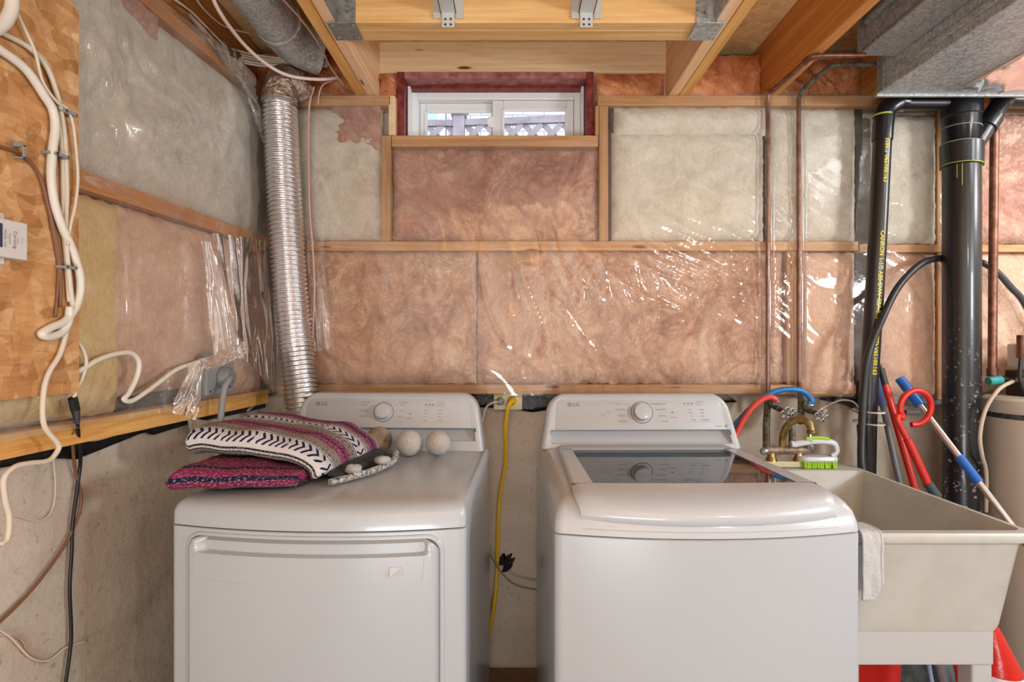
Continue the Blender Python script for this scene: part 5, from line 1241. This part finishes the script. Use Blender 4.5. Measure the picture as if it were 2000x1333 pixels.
# loose plastic around the outlet
def sheet_pts(name, corners, mat, label, seed, amp=.010, n=40, par=None):
    N = Noise(seed); A = np.zeros((n, n, 3)); c = [np.array(p) for p in corners]
    nn = np.cross(c[1]-c[0], c[3]-c[0]); nn = nn/np.linalg.norm(nn)
    for i in range(n):
        for j in range(n):
            u, v = i/(n-1), j/(n-1); p = (c[0]*(1-u)+c[1]*u)*(1-v)+(c[3]*(1-u)+c[2]*u)*v
            d = amp*(float(N.fbm(u*3, v*2, 2))+1.2*float(ridg(N, u*5+v*1.5, v*1.2+3, 3)))
            A[i, j] = p+nn*d
    o = MB().grid(A).build(name, mat, par, smooth=180, label=label, cat='plastic sheet')
    o.data.attributes.new('crinkle', 'FLOAT', 'POINT').data.foreach_set('value', np.full(n*n, .35, dtype=np.float32)); return o
sheet_pts('loose_plastic', [L(396, 470, .05), L(414, 474, .06), L(478, 700, .085), L(418, 700, .07)], POLYF, 'narrow folded plastic flap hanging above the grey outlet', 81, .009, 60)
sheet_pts('loose_plastic', [L(418, 455, .03), L(522, 470, .02), L(540, 770, .03), L(478, 700, .06)], POLYL, 'wide loose plastic sheet hanging in the corner beside the foil hose', 82, .008, 60)
sheet_pts('loose_plastic', [L(372, 712, .06), L(405, 700, .075), L(385, 822, .06), L(335, 805, .05)], POLYF, 'crumpled plastic scrap hanging below left of the grey outlet', 83, .010, 40)
sheet_pts('loose_plastic', [L(400, 700, .075), L(478, 668, .08), L(480, 695, .08), L(400, 728, .08)], POLYF, 'plastic strip draped over the top of the grey outlet', 84, .006, 30)
# hanging strip of plastic on the back wall left
sheet_pts('loose_plastic', [W(598, 470, 2.165), W(612, 470, 2.165), W(650, 680, 2.165), W(610, 690, 2.165)], POLY, 'plastic fold hanging beside the foil hose on the back wall', 85, .008, 40)
# black strips
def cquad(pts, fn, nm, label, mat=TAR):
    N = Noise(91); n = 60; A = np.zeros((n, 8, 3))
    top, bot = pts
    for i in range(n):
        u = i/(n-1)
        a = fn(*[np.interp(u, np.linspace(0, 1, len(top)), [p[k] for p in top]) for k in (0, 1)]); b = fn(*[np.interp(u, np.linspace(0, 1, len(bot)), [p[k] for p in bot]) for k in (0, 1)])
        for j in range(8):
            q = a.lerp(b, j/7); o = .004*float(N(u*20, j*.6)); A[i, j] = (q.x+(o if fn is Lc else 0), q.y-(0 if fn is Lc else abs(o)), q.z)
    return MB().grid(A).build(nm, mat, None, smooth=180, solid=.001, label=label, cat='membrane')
def Lc(px, py): return L(px, py, -.055)
def Bc(px, py): return W(px, py, YC-.012)
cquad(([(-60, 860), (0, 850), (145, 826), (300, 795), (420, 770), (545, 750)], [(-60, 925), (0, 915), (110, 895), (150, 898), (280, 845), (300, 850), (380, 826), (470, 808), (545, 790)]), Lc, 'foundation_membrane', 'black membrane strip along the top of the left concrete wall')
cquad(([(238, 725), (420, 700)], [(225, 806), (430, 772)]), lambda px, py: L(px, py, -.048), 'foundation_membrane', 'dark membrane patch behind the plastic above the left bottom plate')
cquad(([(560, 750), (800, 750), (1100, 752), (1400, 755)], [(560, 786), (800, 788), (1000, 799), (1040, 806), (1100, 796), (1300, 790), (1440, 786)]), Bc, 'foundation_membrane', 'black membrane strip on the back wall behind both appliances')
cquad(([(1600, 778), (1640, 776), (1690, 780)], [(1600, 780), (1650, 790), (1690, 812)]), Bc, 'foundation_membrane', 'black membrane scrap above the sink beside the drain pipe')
# flat black patch between the appliances: shade of a concrete chip painted on
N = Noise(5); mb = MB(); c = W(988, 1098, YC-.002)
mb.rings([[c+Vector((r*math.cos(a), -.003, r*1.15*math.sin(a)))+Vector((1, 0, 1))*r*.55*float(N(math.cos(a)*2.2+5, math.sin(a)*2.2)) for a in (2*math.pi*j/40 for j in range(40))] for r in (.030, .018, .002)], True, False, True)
mb.build('chip_shade', simple('chip_shade_black', '#0f0e0d', .8), wb, smooth=0)
# paper with orange lines
pg = MB(); c = [L(365, 815, -.03), L(402, 822, -.03), L(404, 866, -.03), L(376, 860, -.03)]
pg.v = [tuple(p) for p in c]; pg.f = [(0, 1, 2, 3)]
sp = thing('paper_card', c[3], 'beige card with thin orange lines on the concrete behind the blanket', 'card')
pg.build('card', simple('beige_card', '#bfb2a2', .7), sp, smooth=0, solid=.001)
lm = MB()
for k in range(4):
    a = c[0].lerp(c[1], .2+.2*k); b_ = c[3].lerp(c[2], .2+.2*k); o = Vector((.0015, 0, 0)); n = len(lm.v); d = Vector((0, .0016, 0)); lm.v += [tuple(a+o), tuple(a+o+d), tuple(b_+o+d), tuple(b_+o)]; lm.f.append((n, n+1, n+2, n+3))
lm.build('line', simple('orange_line', '#c08a3c', .6), sp, smooth=0)
cable('cable', [], .0045, PKCAB, 'short pinkish cable end in the corner under the loose plastic', raw=[L(483, 803, -.03), L(505, 786, -.02), L(530, 772, -.01), L(552, 762, -.01)])

# cables across the upper left
def ucable(pts, r, mat, label, group=None): 
    return MB().tube([W(*p) for p in pts], r, 8, 8).build('cable', mat, None, smooth=180, label=label, cat='cable', group=group)
ucable([(405, -30, 1.60), (430, 25, 1.68), (475, 85, 1.85), (520, 125, 1.96), (565, 148, 2.02), (620, 155, 2.08), (660, 152, 2.13)], .006, simple('white_pink_cable', '#d8c3b8', .45), 'thick pale cable swooping from the top past the foil elbow')
ucable([(535, -20, 1.62), (590, 40, 1.76), (625, 90, 1.9), (645, 130, 2.06), (672, 167, 2.14)], .0034, PKCAB, 'thin pinkish cable following the left joist down')
bun = 'cables bundled over the left wall'
for k, (dy, dx, r) in enumerate(((0, 0, .0040), (7, -4, .0042), (13, 4, .0036), (20, 0, .0040), (26, 9, .0036))):
    ucable([(385+dx, 66+dy*.4, 1.86), (430, 88+dy*.7, 1.95), (480, 103+dy*.8, 2.05), (530, 112+dy*.7, 2.12), (585, 116+dy*.55, 2.14), (640, 121+dy*.3, 2.145)], r, WCAB, ['topmost', 'second', 'middle', 'second lowest', 'lowest'][k]+' ivory cable of the bundle crossing above the foil elbow', bun)
ucable([(320, -15, 1.6), (370, 20, 1.72), (410, 60, 1.84), (450, 100, 1.98), (480, 125, 2.05)], .003, WCAB, 'thin ivory cable slanting down to the bundle at the wall top')
ucable([(375, -15, 1.62), (400, 20, 1.75), (440, 52, 1.9), (490, 66, 2.0)], .0024, WCAB, 'thinnest pale cable under the round duct')
ucable([(613, 170, 2.145), (605, 200, 2.145), (602, 260, 2.15), (604, 400, 2.15), (610, 480, 2.15), (614, 560, 2.15), (610, 660, 2.15)], .0042, PKCAB, 'pink cable hanging down the back wall beside the foil hose')
ucable([(650, 157, 2.13), (632, 165, 2.14), (624, 180, 2.15), (621, 205, 2.16)], .0026, PKCAB, 'short pinkish cable curl left of the window')
# plastic gathered around the elbow in the upper left corner
sheet_pts('loose_plastic', [W(330, -10, 1.62), W(480, 115, 2.02), W(520, 300, 2.11), W(500, 150, 2.0)], POLYL, 'gathered plastic edge at the top of the left wall corner', 86, .012, 50)

# ================================================================ BETWEEN THE APPLIANCES
rc = thing('wall_receptacle', W(992, 801, 2.25), 'beige wall receptacle between the appliances with two plugs', 'receptacle')
a = W(964, 766, 2.24); b_ = W(1020, 801, 2.24)
box('face_plate', (a.x, b_.x, 2.236, 2.268, b_.z, a.z), BEIGE, rc, .003)
for px in (980, 1005):
    q = W(px, 784, 2.236); MB().lathe([(.017, 0), (.0165, .003), (.0001, .0032)], q, (0, -1, 0), 20).build('socket', simple('ivory_socket', '#d6caa2', .5), rc)
MB().lathe([(.015, 0), (.016, .006), (.012, .020), (.006, .028), (.0045, .034)], W(978, 784, 2.233), (-.25, -1, 0), 16, False, True).build('grey_plug', GPLA, rc)
MB().tube([W(972, 785, 2.205), W(960, 788, 2.205), W(950, 796, 2.21), W(944, 812, 2.2), W(935, 850, 2.17)], .0042, 10, 8).build('grey_plug_cord', simple('pale_grey_cord', '#b5b4ae', .45), rc)
yc = thing('extension_cord', W(998, 785, 2.22), 'yellow extension cord hanging from the receptacle between the appliances', 'cord')
MB().lathe([(.015, 0), (.0165, .006), (.014, .022), (.008, .030)], W(1001, 783, 2.232), (-.2, -1, -.1), 16, False, True).build('plug', YCAB, yc)
MB().tube([W(1000, 784, 2.205), W(995, 790, 2.19), W(991, 805, 2.19), (W(987, 840, 2.2)), W(988, 885, 2.22), W(986, 915, 2.23), W(977, 965, 2.24), W(973, 1020, 2.24), W(971, 1100, 2.24), W(967, 1170, 2.22), W(957, 1228, 2.15), W(940, 1290, 2.0)], .0052, 10, 8, flat=1.4).build('cord', YCAB, yc)
ucable([(945, 1062, 2.2), (958, 1085, 2.2), (980, 1120, 2.2), (1008, 1143, 2.2), (1050, 1153, 2.2)], .0036, simple('grey_wall_cord', '#77746c', .5), 'grey cord sagging between dryer and washer')
MB().tube([(-.12, 1.95, .012), (-.06, 2.02, .012), (.02, 2.0, .012), (.09, 1.93, .012)], .009, 10, 8).build('white_hose', WCAB, None, smooth=180, label='pale hose lying on the floor between the appliances', cat='hose')
# light wire by the sink wall
ucable([(1585, 812, 2.2), (1610, 796, 2.2), (1640, 783, 2.2), (1665, 785, 2.19), (1680, 800, 2.17)], .0032, WCAB, 'thin pale wire arching on the wall above the brush')
